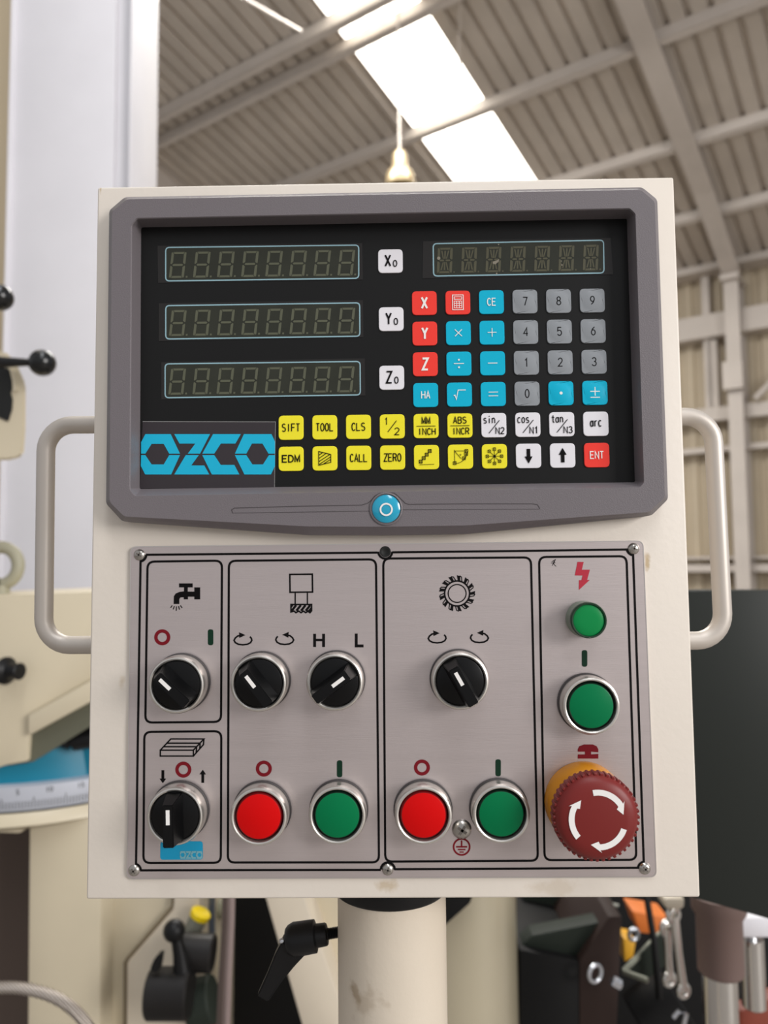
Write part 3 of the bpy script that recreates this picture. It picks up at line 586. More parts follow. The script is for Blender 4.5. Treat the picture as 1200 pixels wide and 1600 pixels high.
# ------------------------------------------------------------------ digital readout
dro = thing('digital_readout', 'dark grey digital readout unit with four displays and a coloured keypad', 'digital readout', P(604, 790, 0))
yF, yS, yM = -.014, -.0085, -.0030
S_ = [(170.6, 329), (195, 308), (1003.4, 292.7), (1027, 312), (1043.8, 780), (1018, 805.5), (729, 834), (600, 836), (480, 835.5), (191, 814.5), (165.7, 787)]
F_ = [(175, 331), (198, 311.5), (1001, 296.5), (1023, 315), (1039, 777), (1014, 800), (729, 821), (600, 823), (480, 822.5), (194, 807), (171, 784)]
O_ = [(204.5, 352), (213, 340.5), (984, 325), (993, 333.5), (1006.5, 754), (1000, 761.5), (210, 775), (202, 765)]
M_ = [(220.5, 358), (222, 355.4), (978.5, 341.8), (979.5, 343.5), (992, 752), (990.5, 753.5), (220, 764), (218.5, 762.5)]
bm = bmesh.new()
def ring(px, y): return [bm.verts.new(P(u, v, y)) for u, v in px]
def bridge(A, B):
    for i in range(len(A)): bm.faces.new((A[i], A[(i+1) % len(A)], B[(i+1) % len(A)], B[i]))
Sr = rounded(S_, 5, 4); Fr = rounded(F_, 5, 4)
s0 = [bm.verts.new((P(u, v, yS).x, 0, P(u, v, yS).z)) for u, v in Sr]; s1 = ring(Sr, yS)
f0 = ring([(a+(b-a)*.75, c+(d_-c)*.75) for (a, c), (b, d_) in zip(Sr, Fr)], yF+.0016); f1 = ring(Fr, yF)
bridge(s0, s1); bridge(s1, f0); bridge(f0, f1)
Or = rounded(O_, 3, 4); Mr = rounded(M_, 3, 4)
o1 = ring(Or, yF); o2 = [bm.verts.new(P(a+(b-a)*.12, c+(d_-c)*.12, yF+.0006)) for (a, c), (b, d_) in zip(Or, Mr)]; m1 = ring(Mr, yM)
bridge(o1, o2); bridge(o2, m1)
L = [[v.co for v in f1], [v.co for v in o1]]; allv = f1+o1
for tri in tessellate_polygon([[Vector((c.x, c.z, 0)) for c in l] for l in L]): bm.faces.new([allv[i] for i in tri])
bmesh.ops.recalc_face_normals(bm, faces=bm.faces)
bez = smooth(obj('bezel', bm, bezel_grey, dro), 28)
z3 = zm(150, 540, 2.553); z4 = zm(600, 540, 2.553)
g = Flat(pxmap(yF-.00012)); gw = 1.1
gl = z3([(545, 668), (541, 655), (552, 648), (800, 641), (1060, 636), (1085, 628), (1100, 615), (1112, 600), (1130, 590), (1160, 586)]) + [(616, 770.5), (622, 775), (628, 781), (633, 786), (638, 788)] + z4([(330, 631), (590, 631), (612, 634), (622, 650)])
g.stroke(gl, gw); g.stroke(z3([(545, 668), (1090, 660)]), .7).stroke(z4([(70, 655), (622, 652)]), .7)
g.done('painted_groove_shade', mat('groove_shadow', rgb(62, 56, 58), .6), bez)  # groove's shade painted as flat dark lines on the bezel face
em = P(603.5, 795, yF); lathe_obj('emblem_ring', [(.0083, 0), (.0083, .0006), (.0076, .0008), (.0075, -.0002)], em, (0, -1, 0), bezel_grey, bez)
lathe_obj('emblem', [(0, .0016), (.0035, .0014), (.0062, .0008), (.0071, .0003), (.0072, -.001), (0, -.001)], em, (0, -1, 0), mat('emblem_cyan', rgb(0, 156, 190), .15, coat=1), bez, label='round cyan emblem with a white ring')
Flat(pxmap(yF-.00175)).circle(603.5, 796, 9, 2.6).done('emblem_letter', white_ink, bez)
bm = bmesh.new(); prism(bm, [P(u, v, yM) for u, v in M_], (0, .0028, 0)); kp = obj('keypad_film', bm, black_film, dro)
# OZCO sticker
st = Flat(pxmap(yM-.0003)).poly(z3([(186, 303), (716, 304), (712, 569), (176, 570)])).done('brand_sticker', sticker_black, dro, label='black sticker reading OZCO in cyan')
Flat(pxmap(yM-.00035)).stroke(z3([(186, 303), (716, 304), (712, 569)]), .6).done('sticker_edge', mat('sticker_rim', rgb(150, 150, 148), .5), st)
OZ = [[(180, 431), (180, 385), (197, 353), (298, 353), (335, 431), (292, 431), (270, 392), (222, 392), (197, 431)], [(180, 437), (197, 437), (222, 474), (270, 474), (292, 437), (335, 437), (300, 514), (196, 514), (179, 480)],
      [(312, 353), (455, 353), (415, 431), (366, 431), (396, 391), (333, 391)], [(358, 437), (410, 437), (380, 478), (432, 478), (452, 514), (312, 514)],
      [(467, 353), (578, 353), (556, 391), (498, 391), (472, 431), (424, 431)], [(424, 437), (472, 437), (498, 476), (552, 476), (572, 514), (462, 514)],
      [(590, 353), (700, 353), (714, 383), (714, 431), (688, 431), (664, 391), (622, 391), (600, 431), (554, 431)], [(554, 437), (600, 437), (624, 474), (666, 474), (690, 437), (714, 437), (714, 480), (698, 514), (592, 514)]]
g = Flat(pxmap(yM-.00045))
for l in OZ: g.poly(z3(l))
g.done('brand_lettering', cyan, st)
# displays
def display(q, patch, n, kind):
    (x0, y0), (x1, y1), (x2, y2), (x3, y3) = q          # TL TR BR BL
    def bil(s, t): return ((x0*(1-s)+x1*s)*(1-t)+(x3*(1-s)+x2*s)*t, (y0*(1-s)+y1*s)*(1-t)+(y3*(1-s)+y2*s)*t)
    out = rounded(q, 6)
    pf = Flat(pxmap(yM-.0002)).poly(patch, ).done('display', film_patch, dro)
    Flat(pxmap(yM-.0003)).poly(out).done('window', window_smoke, pf)
    Flat(pxmap(yM-.00042)).stroke(out, 1.9, True).done('window_border', pale_blue, pf)
    W = x1-x0; Hh = y3-y0
    for i in range(n):
        if kind == 7: sx0 = (4.8+37.62*i)/W; wd = 23.5/W; sl = 4.6/W; t0, t1 = .135, .92
        else: sx0 = (5.0+38.0*i)/W; wd = 23.5/W; sl = 2.2/W; t0, t1 = .13, .92
        def f(x, y): return P(*bil(sx0+wd*x+sl*(1-y), t0+(t1-t0)*y), yM-.00042)     # x,y in 0..1
        d_ = Flat(f); a = .13; e = .075; hk = .006
        hh = [(a+.02, 0), (1-a-.02, 0), (1-a-.05, e*1.25), (a+.05, e*1.25)]
        d_.poly([(.13, .005), (.87, .005), (.80, .085), (.20, .085)]); d_.poly([(.20, .915), (.80, .915), (.87, .995), (.13, .995)])
        for X in (0, 1):
            q0 = (lambda x: x if X == 0 else 1-x)
            d_.poly([(q0(0), .03), (q0(.10), .01), (q0(.17), .09), (q0(.17), .42), (q0(.05), .475), (q0(0), .45)])
            d_.poly([(q0(0), .55), (q0(.05), .525), (q0(.17), .58), (q0(.17), .91), (q0(.10), .99), (q0(0), .97)])
        if kind == 7: d_.poly([(.20, .46), (.80, .46), (.86, .50), (.80, .54), (.20, .54), (.14, .50)]); d_.poly([(1.12, .92), (1.24, .92), (1.24, .99), (1.12, .99)])
        else:
            d_.poly([(.18, .465), (.42, .465), (.46, .5), (.42, .535), (.18, .535), (.12, .5)]); d_.poly([(.58, .465), (.82, .465), (.88, .5), (.82, .535), (.58, .535), (.54, .5)])
            d_.poly([(.45, .12), (.55, .12), (.55, .44), (.45, .44)]); d_.poly([(.45, .56), (.55, .56), (.55, .88), (.45, .88)])
            d_.poly([(.22, .12), (.32, .12), (.43, .40), (.43, .45), (.36, .43)]); d_.poly([(.78, .12), (.68, .12), (.57, .40), (.57, .45), (.64, .43)])
            d_.poly([(.22, .88), (.32, .88), (.43, .60), (.43, .55), (.36, .57)]); d_.poly([(.78, .88), (.68, .88), (.57, .60), (.57, .55), (.64, .57)])
            d_.poly([(1.10, .93), (1.2, .93), (1.2, .99), (1.10, .99)])
        d_.done('digit', seg7 if kind == 7 else seg14, pf)
    return pf
display([(258.9, 386.7), (560.5, 383), (560.5, 434.8), (258.9, 439)], [(246, 384), (566, 380), (567, 437), (247, 442)], 8, 7)
display([(259, 477.6), (562, 473.2), (562.3, 525.3), (259, 529.7)], [(248, 474), (567, 469), (568, 527), (248, 533)], 8, 7)
display([(258, 568.6), (562.6, 564.8), (563, 617), (258, 621.5)], [(252, 566), (570, 560), (571, 618), (252, 624)], 8, 7)
pf = display([(676.8, 380.8), (943, 375.3), (943.8, 426.5), (677.5, 431.4)], [(661, 377), (954, 372), (958, 429), (660, 435)], 7, 14)
g = Flat(pxmap(yM-.00055)).disc(685.5, 403.5, 2.6).poly([(770, 409), (776, 407), (780, 405), (779, 409), (774, 413), (770, 412)]).disc(779, 382, 1).disc(776, 427.5, 1.3).disc(878, 414, 1.2).disc(877, 408, .8).disc(922.5, 420, .8)
g.done('dust_speck', mat('dust', rgb(132, 126, 112), .9), pf)
# keys
KY = yM-.0007
def cellpos(c, r):
    p = Vector((-.05485+.01778*c, 0, 1.4+.15479-.0165*r)); return EYE+(p-EYE)*((KY-EYE.y)/(-EYE.y))
PXM = (KY-EYE.y)/1200
kw, kh = 39.4*PXM/2, 38.6*PXM/2
def key(c, r, col, draw, lab, pos=None):
    p = pos or cellpos(c, r)
    bm = bmesh.new(); out = rounded([(-kw, -kh), (kw, -kh), (kw, kh), (-kw, kh)], .0024, 5)
    rows = [[bm.verts.new((p.x+x*s, y_k, p.z+z*s)) for x, z in out] for s, y_k in ((1.0, yM), (1.0, KY+.00015), (.975, KY))]
    for A, B in zip(rows, rows[1:]):
        for i in range(len(A)): bm.faces.new((A[i], A[(i+1) % len(A)], B[(i+1) % len(A)], B[i]))
    if col == 'g' or lab in ('decimal point', 'plus minus'):
        cx_ = [bm.verts.new((p.x+math.cos(2*math.pi*i/len(out)+math.pi*1.25)*.0053, KY, p.z+math.sin(2*math.pi*i/len(out)+math.pi*1.25)*.0053)) for i in range(len(out))]
        c2_ = [bm.verts.new((p.x+math.cos(2*math.pi*i/len(out)+math.pi*1.25)*.0046, KY-.00022, p.z+math.sin(2*math.pi*i/len(out)+math.pi*1.25)*.0046)) for i in range(len(out))]
        A = rows[-1]
        for X, Y in ((A, cx_), (cx_, c2_)):
            for i in range(len(A)): bm.faces.new((X[i], X[(i+1) % len(A)], Y[(i+1) % len(A)], Y[i]))
        bm.faces.new(c2_)
    else: bm.faces.new(rows[-1])
    bmesh.ops.recalc_face_normals(bm, faces=bm.faces)
    cn = {'r': 'red', 'b': 'cyan blue', 'g': 'grey', 'y': 'yellow', 'w': 'white'}[col]
    o = smooth(obj('key', bm, K[col], dro, label='%s key marked %s' % (cn, lab)), 30)
    roll = math.radians(0.0)
    f = Flat(lambda x, y: Vector((p.x+x*PXM, KY-.00028, p.z-y*PXM))); draw(f)
    f.done('legend', white_ink if col in 'rb' else ink, o)
T = lambda t, w_, h, dx=0, dy=0, b=1.5: (lambda f: f.word(t, dx, dy, w_-b, h-b, b))
for r, s in ((1, 'X'), (2, 'Y'), (3, 'Z')): key(4, r, 'r', T(s, 11.5, 21, b=3.2), 'with a bold '+s)
def calc(f):
    f.stroke([(-8.5, -12), (8.5, -12), (8.5, 12), (-8.5, 12)], 1.2, True).stroke([(-6, -9), (6, -9), (6, -5), (-6, -5)], 1, True)
    for i in range(4):
        f.stroke([(-6, -2+i*3.7), (6, -2+i*3.7)], .9); f.stroke([(-6+i*4, -2), (-6+i*4, 9.1)], .9)
key(5, 1, 'r', calc, 'with a calculator symbol'); key(6, 1, 'b', T('CE', 14.5, 13), 'CE')
for (c, r), s in {(7, 1): '7', (8, 1): '8', (9, 1): '9', (7, 2): '4', (8, 2): '5', (9, 2): '6', (7, 3): '1', (8, 3): '2', (9, 3): '3', (7, 4): '0'}.items():
    key(c, r, 'g', T(s, 8, 14.5, 0, 0, 1.5), s)
key(5, 2, 'b', lambda f: f.stroke([(-5.5, -5.5), (5.5, 5.5)], 1.2).stroke([(-5.5, 5.5), (5.5, -5.5)], 1.2), 'times')
key(6, 2, 'b', lambda f: f.stroke([(-7, 0), (7, 0)], 1.2).stroke([(0, -7), (0, 7)], 1.2), 'plus')
key(5, 3, 'b', lambda f: f.stroke([(-8, 0), (8, 0)], 1.2).disc(0, -6, 1.5).disc(0, 6, 1.5), 'divide')
key(6, 3, 'b', lambda f: f.stroke([(-7.5, 0), (7.5, 0)], 1.2), 'minus')
key(4, 4, 'b', T('HA', 14.5, 13), 'HA')
key(5, 4, 'b', lambda f: f.stroke([(-9, 2), (-7, 1), (-5, 8), (-2, -7), (10, -7)], 1.3), 'square root')
key(6, 4, 'b', lambda f: f.stroke([(-7.5, -3), (7.5, -3)], 1.2).stroke([(-7.5, 3), (7.5, 3)], 1.2), 'equals')
key(8, 4, 'b', lambda f: f.disc(0, 0, 2.4), 'decimal point')
key(9, 4, 'b', lambda f: f.stroke([(-7.5, -2), (7.5, -2)], 1.3).stroke([(0, -9), (0, 5)], 1.3).stroke([(-7.5, 7.5), (7.5, 7.5)], 1.3), 'plus minus')
key(0, 5, 'y', T('SIFT', 29, 13.5), 'SIFT'); key(1, 5, 'y', T('TOOL', 28, 13.5), 'TOOL'); key(2, 5, 'y', T('CLS', 22, 13.5), 'CLS')
key(3, 5, 'y', lambda f: f.word('1', -9, -8, 5, 11, 1.3).word('2', 7.5, 8, 7, 11, 1.3).stroke([(-7, 9), (7, -9)], 1.1), 'one half')
key(4, 5, 'y', lambda f: f.word('MM', 0, -8.5, 12.5, 10, 1.7).word('INCH', 1, 9, 27, 10, 1.4).stroke([(-15, .4), (15, .4)], 1), 'MM over INCH')
key(5, 5, 'y', lambda f: f.word('ABS', 0, -8.5, 20, 10, 1.4).word('INCR', 1, 9, 26, 10, 1.4).stroke([(-15, .4), (15, .4)], 1), 'ABS over INCR')
def trig(t1, t2): return lambda f: f.word(t1, -7, -9, 18, 12, 1.4).word(t2, 9.5, 9, 13, 10, 1.4).stroke([(-8, 13), (9, -7.5)], 1.1)
key(6, 5, 'w', trig('sin', 'N2'), 'sin over N2'); key(7, 5, 'w', trig('cos', 'N1'), 'cos over N1'); key(8, 5, 'w', trig('tan', 'N3'), 'tan over N3')
key(9, 5, 'w', T('arc', 19, 15, 0, -2.5, 1.6), 'arc')
key(0, 6, 'y', T('EDM', 29, 12.5, b=1.9), 'EDM')
def edge(f):
    f.stroke([(-9.5, -11), (9.5, -6), (9.5, 6.5), (-9.5, 11)], 1.2, True)
    for a_, b_ in (((-9, -5), (-3.5, -9)), ((-9, 0), (2.5, -8)), ((-9, 5), (8, -6)), ((-8.5, 9.5), (9, -2)), ((-2, 9), (9, 2))): f.stroke([a_, b_], 1.2)
key(1, 6, 'y', edge, 'with a hatched trapezium'); key(2, 6, 'y', T('CALL', 28, 13.5), 'CALL'); key(3, 6, 'y', T('ZERO', 28, 13.5), 'ZERO')
def hole(f, x, y, s=2.4): f.circle(x, y, s, .8, 12).stroke([(x-s, y-s), (x+s, y+s)], .6).stroke([(x-s, y+s), (x+s, y-s)], .6)
def lineicon(f):
    for i in range(4): hole(f, -9+i*4.8, 7-i*5.5); f.stroke([(-11.6+i*4.8, 4.4-i*5.5), (-6.4+i*4.8, 4.4-i*5.5), (-6.4+i*4.8, 9.6-i*5.5), (-11.6+i*4.8, 9.6-i*5.5)], .5, True)
    f.stroke([(-11, 12), (12, 11.5)], .7)
key(4, 6, 'y', lineicon, 'with a diagonal row of holes')
def arcicon(f):
    f.stroke([(-9, -9), (9, -9)], .8).stroke([(-9, -9), (-9, 9)], .8).stroke([(-9, -9), (1, 3)], .8).stroke([(-9, -11), (-9, -7)], .8).circle(-9, -9, 20, .8, 20, -90, -2)
    f.circle(0, -3, 1, .6, 8)
    for x, y in ((9.5, -9), (9, -4), (5.5, 2.5), (-9, 10)): hole(f, x, y, 2.7)
key(5, 6, 'y', arcicon, 'with an arc of holes')
def circicon(f):
    f.disc(0, 0, 2); 
    for i in range(8):
        a = math.pi/4*i; x, y = 11.2*math.cos(a), 11.2*math.sin(a); f.stroke([(0, 0), (x*.78, y*.78)], .8); hole(f, x, y, 2.4)
key(6, 6, 'y', circicon, 'with a ring of holes')
dn = [(-2.8, -11), (2.8, -11), (2.8, 1), (6.2, 1), (0, 12), (-6.2, 1), (-2.8, 1)]
key(7, 6, 'w', lambda f: f.poly(dn), 'with a down arrow'); key(8, 6, 'w', lambda f: f.poly([(x, -y) for x, y in dn]), 'with an up arrow')
key(9, 6, 'r', T('ENT', 22, 12.5), 'ENT')
for s, (u, v) in (('X', (610, 407.8)), ('Y', (611.2, 498.4)), ('Z', (612, 590))):
    key(0, 0, 'w', (lambda s_: (lambda f: f.word(s_, -4, -.5, 8, 18, 2.6).word('0', 7.5, 4.3, 6, 10, 1.6)))(s), s+' zero', P(u, v, KY))

# ------------------------------------------------------------------ control panel
cp = thing('operator_console', 'brushed aluminium control panel with selector knobs, push buttons and an emergency stop', 'control panel', P(604, 1110, 0))
YP = -.0016
plate = [(203.5, 853.5), (1005.5, 844.5), (1026.5, 1371), (197.5, 1374)]
bm = bmesh.new(); prism(bm, [P(u, v, YP) for u, v in rounded(plate, 11, 6)], (0, .0015, 0)); fp = obj('faceplate', bm, alu, cp)
Flat(pxmap(YP-.0001)).stroke(rounded([(204.2, 854.2), (1004.8, 845.2), (1025.6, 1370.3), (198.3, 1373.3)], 10, 6), 1.2, True).done('plate_edge', alu_edge, fp)
YI = YP-.00012
z5 = zm(180, 840, 2.7273); z6 = zm(180, 1100, 2.7273); z7 = zm(590, 840, 2.3077); z8 = zm(590, 1100, 2.3077)
Flat.k = 1.5; g = Flat(pxmap(YI)); LW = 2.3
g.stroke([(228, 866.8), (400, 865.3), (590, 863.4)], LW).stroke([(613, 863), (800, 861), (981, 858.6)], LW)
g.stroke([(989.3, 866), (998, 1110), (1006, 1348)], LW).stroke([(999, 1356), (800, 1357.4), (616, 1358.2)], LW).stroke([(595, 1359.4), (400, 1359.6), (219, 1360)], LW).stroke([(212.5, 1351), (216, 1110), (219.6, 876)], LW)
def corner(cx, cy, r, a0, a1): g.circle(cx, cy, r, LW, 8, a0, a1)
corner(218, 867, 10.5, -80, 0); corner(990, 857, 10.5, 180, 265); corner(209.5, 1360, 10.5, 0, 75); corner(1007.5, 1357, 10.5, 95, 180); corner(602, 862, 11, 180, 360); corner(606, 1358.6, 11, 0, 180)
g.done('border_line', ink, fp)
for q in ([(230.5, 877.6), (346.8, 876), (345.3, 1128), (227, 1129)], [(225.5, 1143.6), (345.8, 1142.5), (345, 1348.2), (224, 1348.5)], [(357.6, 876.3), (587.5, 874), (592.2, 1347.5), (356, 1347.8)],
          [(598.9, 872.7), (829.6, 871), (840.5, 1345), (602, 1346.3)], [(842.4, 870.3), (979, 869), (994.5, 1343.5), (851, 1344)]):
    Flat(pxmap(YI)).stroke(rounded(q, 11, 5), LW, True).done('section_frame', ink, fp)
g = Flat(pxmap(YI))
g.poly(z5([(272, 195), (330, 195), (330, 212), (309, 212), (309, 230), (337, 230), (337, 212), (362, 212), (362, 263), (337, 263), (337, 252), (310, 252), (310, 263), (292, 263), (292, 254), (278, 255), (273, 262), (273, 283), (249, 283), (250, 250), (258, 238), (275, 231), (293, 229), (293, 212), (272, 212)]))
for a_, b_ in (((243, 289), (236, 299)), ((252, 292), (247, 306)), ((261, 293), (260, 312)), ((270, 292), (274, 307)), ((278, 289), (285, 300))): g.stroke(z5([a_, b_]), 1)
g.done('tap_symbol', ink, fp)
g = Flat(pxmap(YI))
g.stroke(z5([(744, 157), (840, 156), (841, 232), (745, 233)]), 1.7, True).stroke(z5([(767, 233), (767, 284)]), 1.4).stroke(z5([(819, 233), (819, 284)]), 1.4)
g.stroke(z5([(749, 285), (837, 285), (837, 312), (830, 320), (822, 313), (812, 320), (802, 313), (792, 320), (782, 313), (770, 320), (762, 313), (749, 317)]), 1.6, True)
for i in range(5): g.stroke(z5([(752+i*20, 312), (752+i*20+19, 288)] if i < 4 else [(822, 318), (837, 300)]), 2.4)
g.poly(z5([(748, 283), (764, 283), (748, 304)]))
g.done('cutter_symbol', ink, fp)
def ringmark(u, v): Flat(pxmap(YI)).circle(u, v, 9.9, 3.5, 32).done('stop_mark', red_ink, fp)
for u, v in ((253.5, 995.8), (286.4, 1202.6), (412.2, 1201), (659.3, 1199.3)): ringmark(u, v)
def pill(u, v, h): Flat(pxmap(YI)).poly(rounded([(u-4.3, v-h/2), (u+4.3, v-h/2), (u+4.3, v+h/2), (u-4.3, v+h/2)], 4.2, 5)).done('start_mark', green_ink, fp)
for u, v, h in ((329, 995.8, 25), (530.6, 1201.3, 26.5), (778.4, 1199.7, 26.5), (913.4, 1028.8, 26)): pill(u, v, h)
def rot(u, v, flip):
    g = Flat(pxmap(YI)); s = -1 if flip else 1
    pts = [(u+s*x, v+y) for x, y in ((-2, -6.8), (-8, -5.8), (-12, -2.5), (-13.8, 1), (-12, 4.5), (-7, 7.2), (0, 8), (7, 7.2), (12, 4.6), (14, 1), (13.3, -2), (11, -4.8))]
    g.stroke(pts, 1.7); g.poly([(u+s*x, v+y) for x, y in ((-6, -11.6), (4, -7.2), (-5.6, -2.6))]); g.done('rotation_arrow', ink, fp)
rot(379.5, 999.5, False); rot(445, 999, True); rot(683, 996.5, False); rot(749.3, 996, True)
Flat(pxmap(YI)).stroke([(491.6, 990.3), (491.6, 1011)], 3).stroke([(505.6, 990.3), (505.6, 1011)], 3).stroke([(491.6, 1000), (505.6, 1000)], 2.6).done('letter_mark', ink, fp, label='black letter H')
Flat(pxmap(YI)).stroke([(556.6, 990), (556.6, 1009.3), (568, 1009.3)], 3).done('letter_mark', ink, fp, label='black letter L')
g = Flat(pxmap(YI)); gx, gy = 714.3, 927.3; g.circle(gx, gy, 14, 1.2, 40).circle(gx, gy, 19.6, 1.7, 44)
for i in range(13):
    a = math.radians(88-i*360/13); 
    def pc(r_, da, a=a): return (gx+r_*math.cos(a+math.radians(da)), gy-r_*math.sin(a+math.radians(da)))
    g.poly([pc(19.8, -1), pc(19.8, -12), pc(27.5, -8), pc(28.5, 3)]); g.stroke([pc(28, -6), pc(26.5, -13), pc(20, -20)], 1.0)
g.done('side_cutter_symbol', ink, fp)
g = Flat(pxmap(YI)); s = 1.5
g.stroke(z6([(192, 197), (333, 197), (333, 222), (192, 222)]), s, True).stroke(z6([(192, 197), (237, 149), (378, 149), (333, 197)]), s).stroke(z6([(378, 149), (376, 173), (333, 222)]), s)
for a_, b_, c_ in (((207, 182), (347, 182), (345, 207)), ((221, 167), (362, 167), (360, 191))): g.stroke(z6([a_, b_, c_]), s)
g.done('table_symbol', ink, fp)
for cu, cv, up in ((203, 309, 0), (373, 309, 1)):
    pts = [(-6, -27), (6, -27), (6, 9), (14, 9), (0, 29), (-14, 9), (-6, 9)]
    if up: pts = [(x, -y) for x, y in pts]
    Flat(pxmap(YI)).poly(z6([(cu+x, cv+y) for x, y in pts])).done('direction_arrow', ink, fp)
zb_ = zm(870, 860, 10.667)
Flat(pxmap(YI)).poly(zb_([(345, 192), (448, 192), (418, 322), (552, 322), (506, 492), (550, 492), (368, 660), (370, 495), (410, 495), (430, 420), (300, 418)])).done('lightning_symbol', bright_red_ink, fp)
Flat(pxmap(YI)).poly(z8([(722, 163), (728, 152), (745, 146), (776, 146), (790, 152), (796, 163), (796, 174), (770, 172), (770, 182), (796, 180), (796, 197), (722, 197), (722, 182), (748, 182), (748, 172), (722, 172)])).done('stop_button_symbol', red_ink, fp)
Flat(pxmap(YI)).circle(721.3, 1323.3, 12.6, 1.8).stroke(z8([(303, 492), (303, 515)]), 1.6).stroke(z8([(283, 515), (323, 515)]), 1.6).stroke(z8([(289, 525), (317, 525)]), 1.4).stroke(z8([(295, 534), (311, 534)]), 1.2).done('earth_symbol', red_ink, fp)
Flat(pxmap(YI)).stroke([(862, 878), (868, 874), (865, 881), (869, 885)], .6).stroke([(861, 880), (868, 879)], .5).stroke([(863, 884), (866, 876)], .5).done('pen_scribble', ink, fp)
bs = Flat(pxmap(YI)).poly(rounded([(250.5, 1314.5), (316.8, 1314.5), (317, 1343), (250.3, 1343.5)], 5)).done('blue_sticker', teal_sticker, fp, label='blue sticker with pale OZCO letters')
g = Flat(pxmap(YI-.0001)); mp = zm(150, 540, 2.553)
for l in OZ: g.poly([(281+(x-178)/(714-178)*35.2, 1329.8+(y-353)/(514-353)*12) for x, y in l])
g.done('blue_sticker_letters', grey_letter, fp)
def screw(u, v, rpx, name='screw'):
    k = (YP-EYE.y)/1200; r = rpx*k; p = P(u, v, YP)
    o = lathe_obj(name, [(0, r*.5), (r*.35, r*.47), (r*.7, r*.34), (r*.93, r*.14), (r, 0)], p, (0, -1, 0), screw_m, fp, 28, ang=70)
    a = random.uniform(.2, 1.3); bm = bmesh.new()
    for da in (0, math.pi/2):
        M = Matrix.Translation(p+Vector((0, -r*.41, 0))) @ Matrix.Rotation(a+da, 4, 'Y'); box(bm, (-r*.5, -r*.10, -r*.13), (r*.5, .0002, r*.13), M)
    return o, bm
rec = bmesh.new()
for u, v, r_ in ((218, 867, 9), (990, 857.3, 9), (209.5, 1360, 8.8), (606, 1358.6, 8.8), (1007.5, 1357, 9), (721.6, 1295.5, 15)):
    o, b_ = screw(u, v, r_); me_ = bpy.data.meshes.new('t'); b_.to_mesh(me_); b_.free(); rec.from_mesh(me_)
bmesh.ops.recalc_face_normals(rec, faces=rec.faces); obj('screw_recess', rec, recess_m, fp)
lathe_obj('empty_screw_hole', [(.0029, .0001), (.0027, .0004), (.0018, .0004), (.0015, .0002), (0, .0002)], P(602, 862, YP), (0, -1, 0), cavity, fp, 24)

def base_pt(u, v, y):                    # (u, v) is the centre of the front face at depth y; its axis meets the plate here
    p = P(u, v, y); return Vector((p.x, YP, p.z))
RING = [(.0137, .0020), (.0143, .0022), (.0144, .0075), (.0143, .0092), (.0138, .0103), (.0131, .0106), (.0125, .0103), (.0122, .0095), (.0121, .0050)]
def housing(name, u, v, label, yf=-.0122):
    b = base_pt(u, v, yf)
    t = lathe_obj(name, RING, b, (0, -1, 0), rim_metal, cp, 64, label=label)
    lathe_obj('gasket', [(.0, .0002), (.0149, .0002), (.0149, .0014), (.0144, .0020), (.0120, .0021)], b, (0, -1, 0), gasket, t, 64)
    return t, b
def selector(u, v, ang, label):
    t, b = housing('selector_switch', u, v, label)
    lathe_obj('knob_disc', [(0, .0098), (.0112, .0098), (.0119, .0094), (.0121, .0085), (.0121, .003)], b, (0, -1, 0), knob_black, t, 64)
    M = Matrix.Translation(b) @ Matrix.Rotation(-math.radians(ang), 4, 'Y')          # local +x points where the knob points
    bm = bmesh.new(); y0, y1 = -.0095, -.0215
    lo = [(-.0113, -.0042), (.0117, -.0040), (.0117, .0040), (-.0113, .0042)]; hi = [(-.0113, -.0026), (.0088, -.0026), (.0088, .0026), (-.0113, .0026)]
    A = [bm.verts.new(M @ Vector((x, y0, z))) for x, z in lo]; B = [bm.verts.new(M @ Vector((x, y1, z))) for x, z in hi]
    for i in range(4): bm.faces.new((A[i], A[(i+1) % 4], B[(i+1) % 4], B[i]))
    bm.faces.new(A); bm.faces.new(B); bmesh.ops.recalc_face_normals(bm, faces=bm.faces)
    bmesh.ops.bevel(bm, geom=list(bm.edges), offset=.0004, segments=2, affect='EDGES')
    smooth(obj('grip_bar', bm, knob_black, t), 35)
    bm = bmesh.new(); box(bm, (-.0004, y1-.0002, -.0009), (.0066, y1+.0004, .0009), M); bmesh.ops.recalc_face_normals(bm, faces=bm.faces); obj('pointer_mark', bm, white_ink, t)
selector(274.8, 1070.8, 137, 'selector knob under the tap symbol, pointing up left')
selector(403.5, 1067.8, 128, 'selector knob under the two left rotation arrows, pointing up left')
selector(523, 1066.5, 36, 'selector knob under the letters H and L, pointing up right')
selector(719.5, 1064.5, 119, 'selector knob under the side cutter symbol, pointing up left')
selector(272.5, 1276.3, 91.5, 'selector knob above the blue sticker, pointing straight up')
def push(u, v, m, me_, label):
    t, b = housing('push_button', u, v, label)
    lathe_obj('button_well', [(0, .0052), (.01215, .0052)], b, (0, -1, 0), cavity, t, 48)
    lathe_obj('button_cap', [(0, .0101), (.0104, .0101), (.0108, .0099)], b, (0, -1, 0), m, t, 64)
    lathe_obj('cap_edge', [(.0108, .0099), (.0116, .0088), (.0118, .0053)], b, (0, -1, 0), me_, t, 64)  # darker colour on the cap edge paints in its shading
green_edge_shade = mat('button_green_shaded', rgb(4, 34, 22), .4)  # darker button green, the rim's shade put into the colour
push(404, 1276.5, btn_red, red_edge_shade, 'red push button in the left motor section')
push(527, 1274.5, btn_green, green_edge_shade, 'green push button in the left motor section')
push(662, 1274.5, btn_red, red_edge_shade, 'red push button left of the large earth screw')
push(783.5, 1272.5, btn_green, green_edge_shade, 'green push button right of the large earth screw')
push(924.5, 1103.5, btn_green, green_edge_shade, 'green push button above the emergency stop')
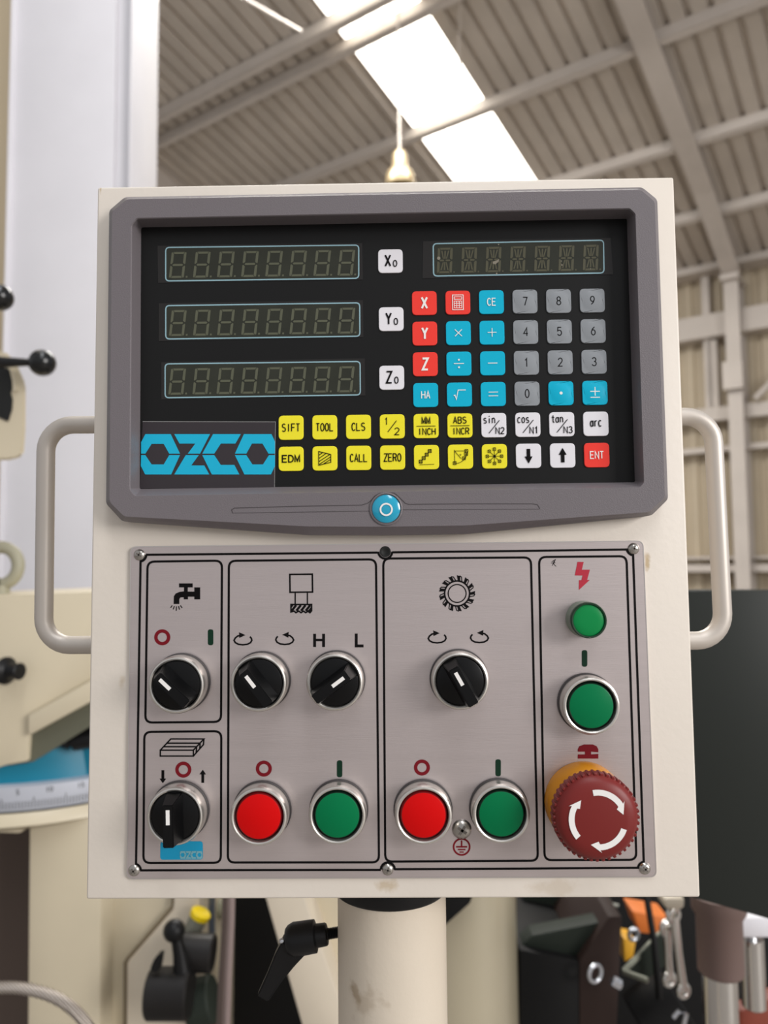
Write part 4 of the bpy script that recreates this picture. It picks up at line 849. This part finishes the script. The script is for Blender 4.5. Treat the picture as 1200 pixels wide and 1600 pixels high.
b = base_pt(920.4, 969.3, -.013)
pl = lathe_obj('pilot_lamp', [(.0092, .0002), (.0092, .0015), (.0086, .003), (.0086, .0085)], b, (0, -1, 0), lamp_body, cp, 48, label='round green pilot lamp without a metal ring')
lathe_obj('lamp_rim', [(.0087, .0075), (.0090, .0085), (.0090, .0110), (.0086, .0117), (.0079, .0116), (.0078, .0105)], b, (0, -1, 0), lamp_dark, pl, 48)
lathe_obj('lamp_lens', [(.0078, .0108), (.0074, .0110), (.004, .0112), (0, .0113)], b, (0, -1, 0), lamp_green, pl, 48, ang=60)
ye = -.0300; b = base_pt(935.0, 1281.0, ye)
es = lathe_obj('emergency_stop', [(0, .0195), (.009, .0195), (.0155, .0200), (.0162, .0212), (.0166, .0225)], b, (0, -1, 0), estop_red, cp, 48, label='red mushroom emergency stop with white arrows on a yellow collar')
lathe_obj('collar', [(.0198, .0002), (.0198, .003), (.0188, .0105), (.0178, .0118), (.012, .0118)], b, (0, -1, 0), estop_yellow, es, 64)
lathe_obj('stem', [(.0105, .0100), (.0100, .0195)], b, (0, -1, 0), black_plastic, es, 32)
lathe_obj('head', [(0, .0172), (.0178, .0172), (.0199, .0182), (.0203, .0196), (.0200, .0232), (.0190, .0258), (.0170, .0275), (.0130, .0284), (0, .0284)], b, (0, -1, 0), estop_red, es, 264)
bm = bmesh.new()
for i in range(44):
    a = 2*math.pi*i/44; M = Matrix.Translation(b) @ Matrix.Rotation(a, 4, 'Y') @ Matrix.Rotation(.30, 4, 'X')
    s0_ = Vector((.0196, -.0213, 0)); box(bm, (.0188, -.0250, -.00085), (.0205, -.0180, .00065), Matrix.Translation(b) @ Matrix.Rotation(a, 4, 'Y'))
bmesh.ops.recalc_face_normals(bm, faces=bm.faces); bmesh.ops.bevel(bm, geom=list(bm.edges), offset=.0003, segments=1, affect='EDGES'); obj('knurl', bm, estop_red, es)
Flat.k = 1.0; g = Flat(lambda x, y: Vector((b.x+x, YP-.02855, b.z-y)))
ZM_ = 1/7.06*(.3716/1200); Rm = 285*ZM_; hw = 31*ZM_
for tail in (100, -20, 220):
    def pt(r_, a_): return (r_*math.cos(math.radians(a_)), -r_*math.sin(math.radians(a_)))
    n = 14; body = tail-68
    g.poly([pt(Rm+hw, tail-(tail-body)*i/n) for i in range(n+1)]+[pt(Rm+hw*1.9, body+3), pt(Rm-hw*.4, body-21), pt(Rm-hw*1.9, body-3)]+[pt(Rm-hw, body+(tail-body)*i/n) for i in range(n+1)])
g.done('arrow_marks', white_ink, es)
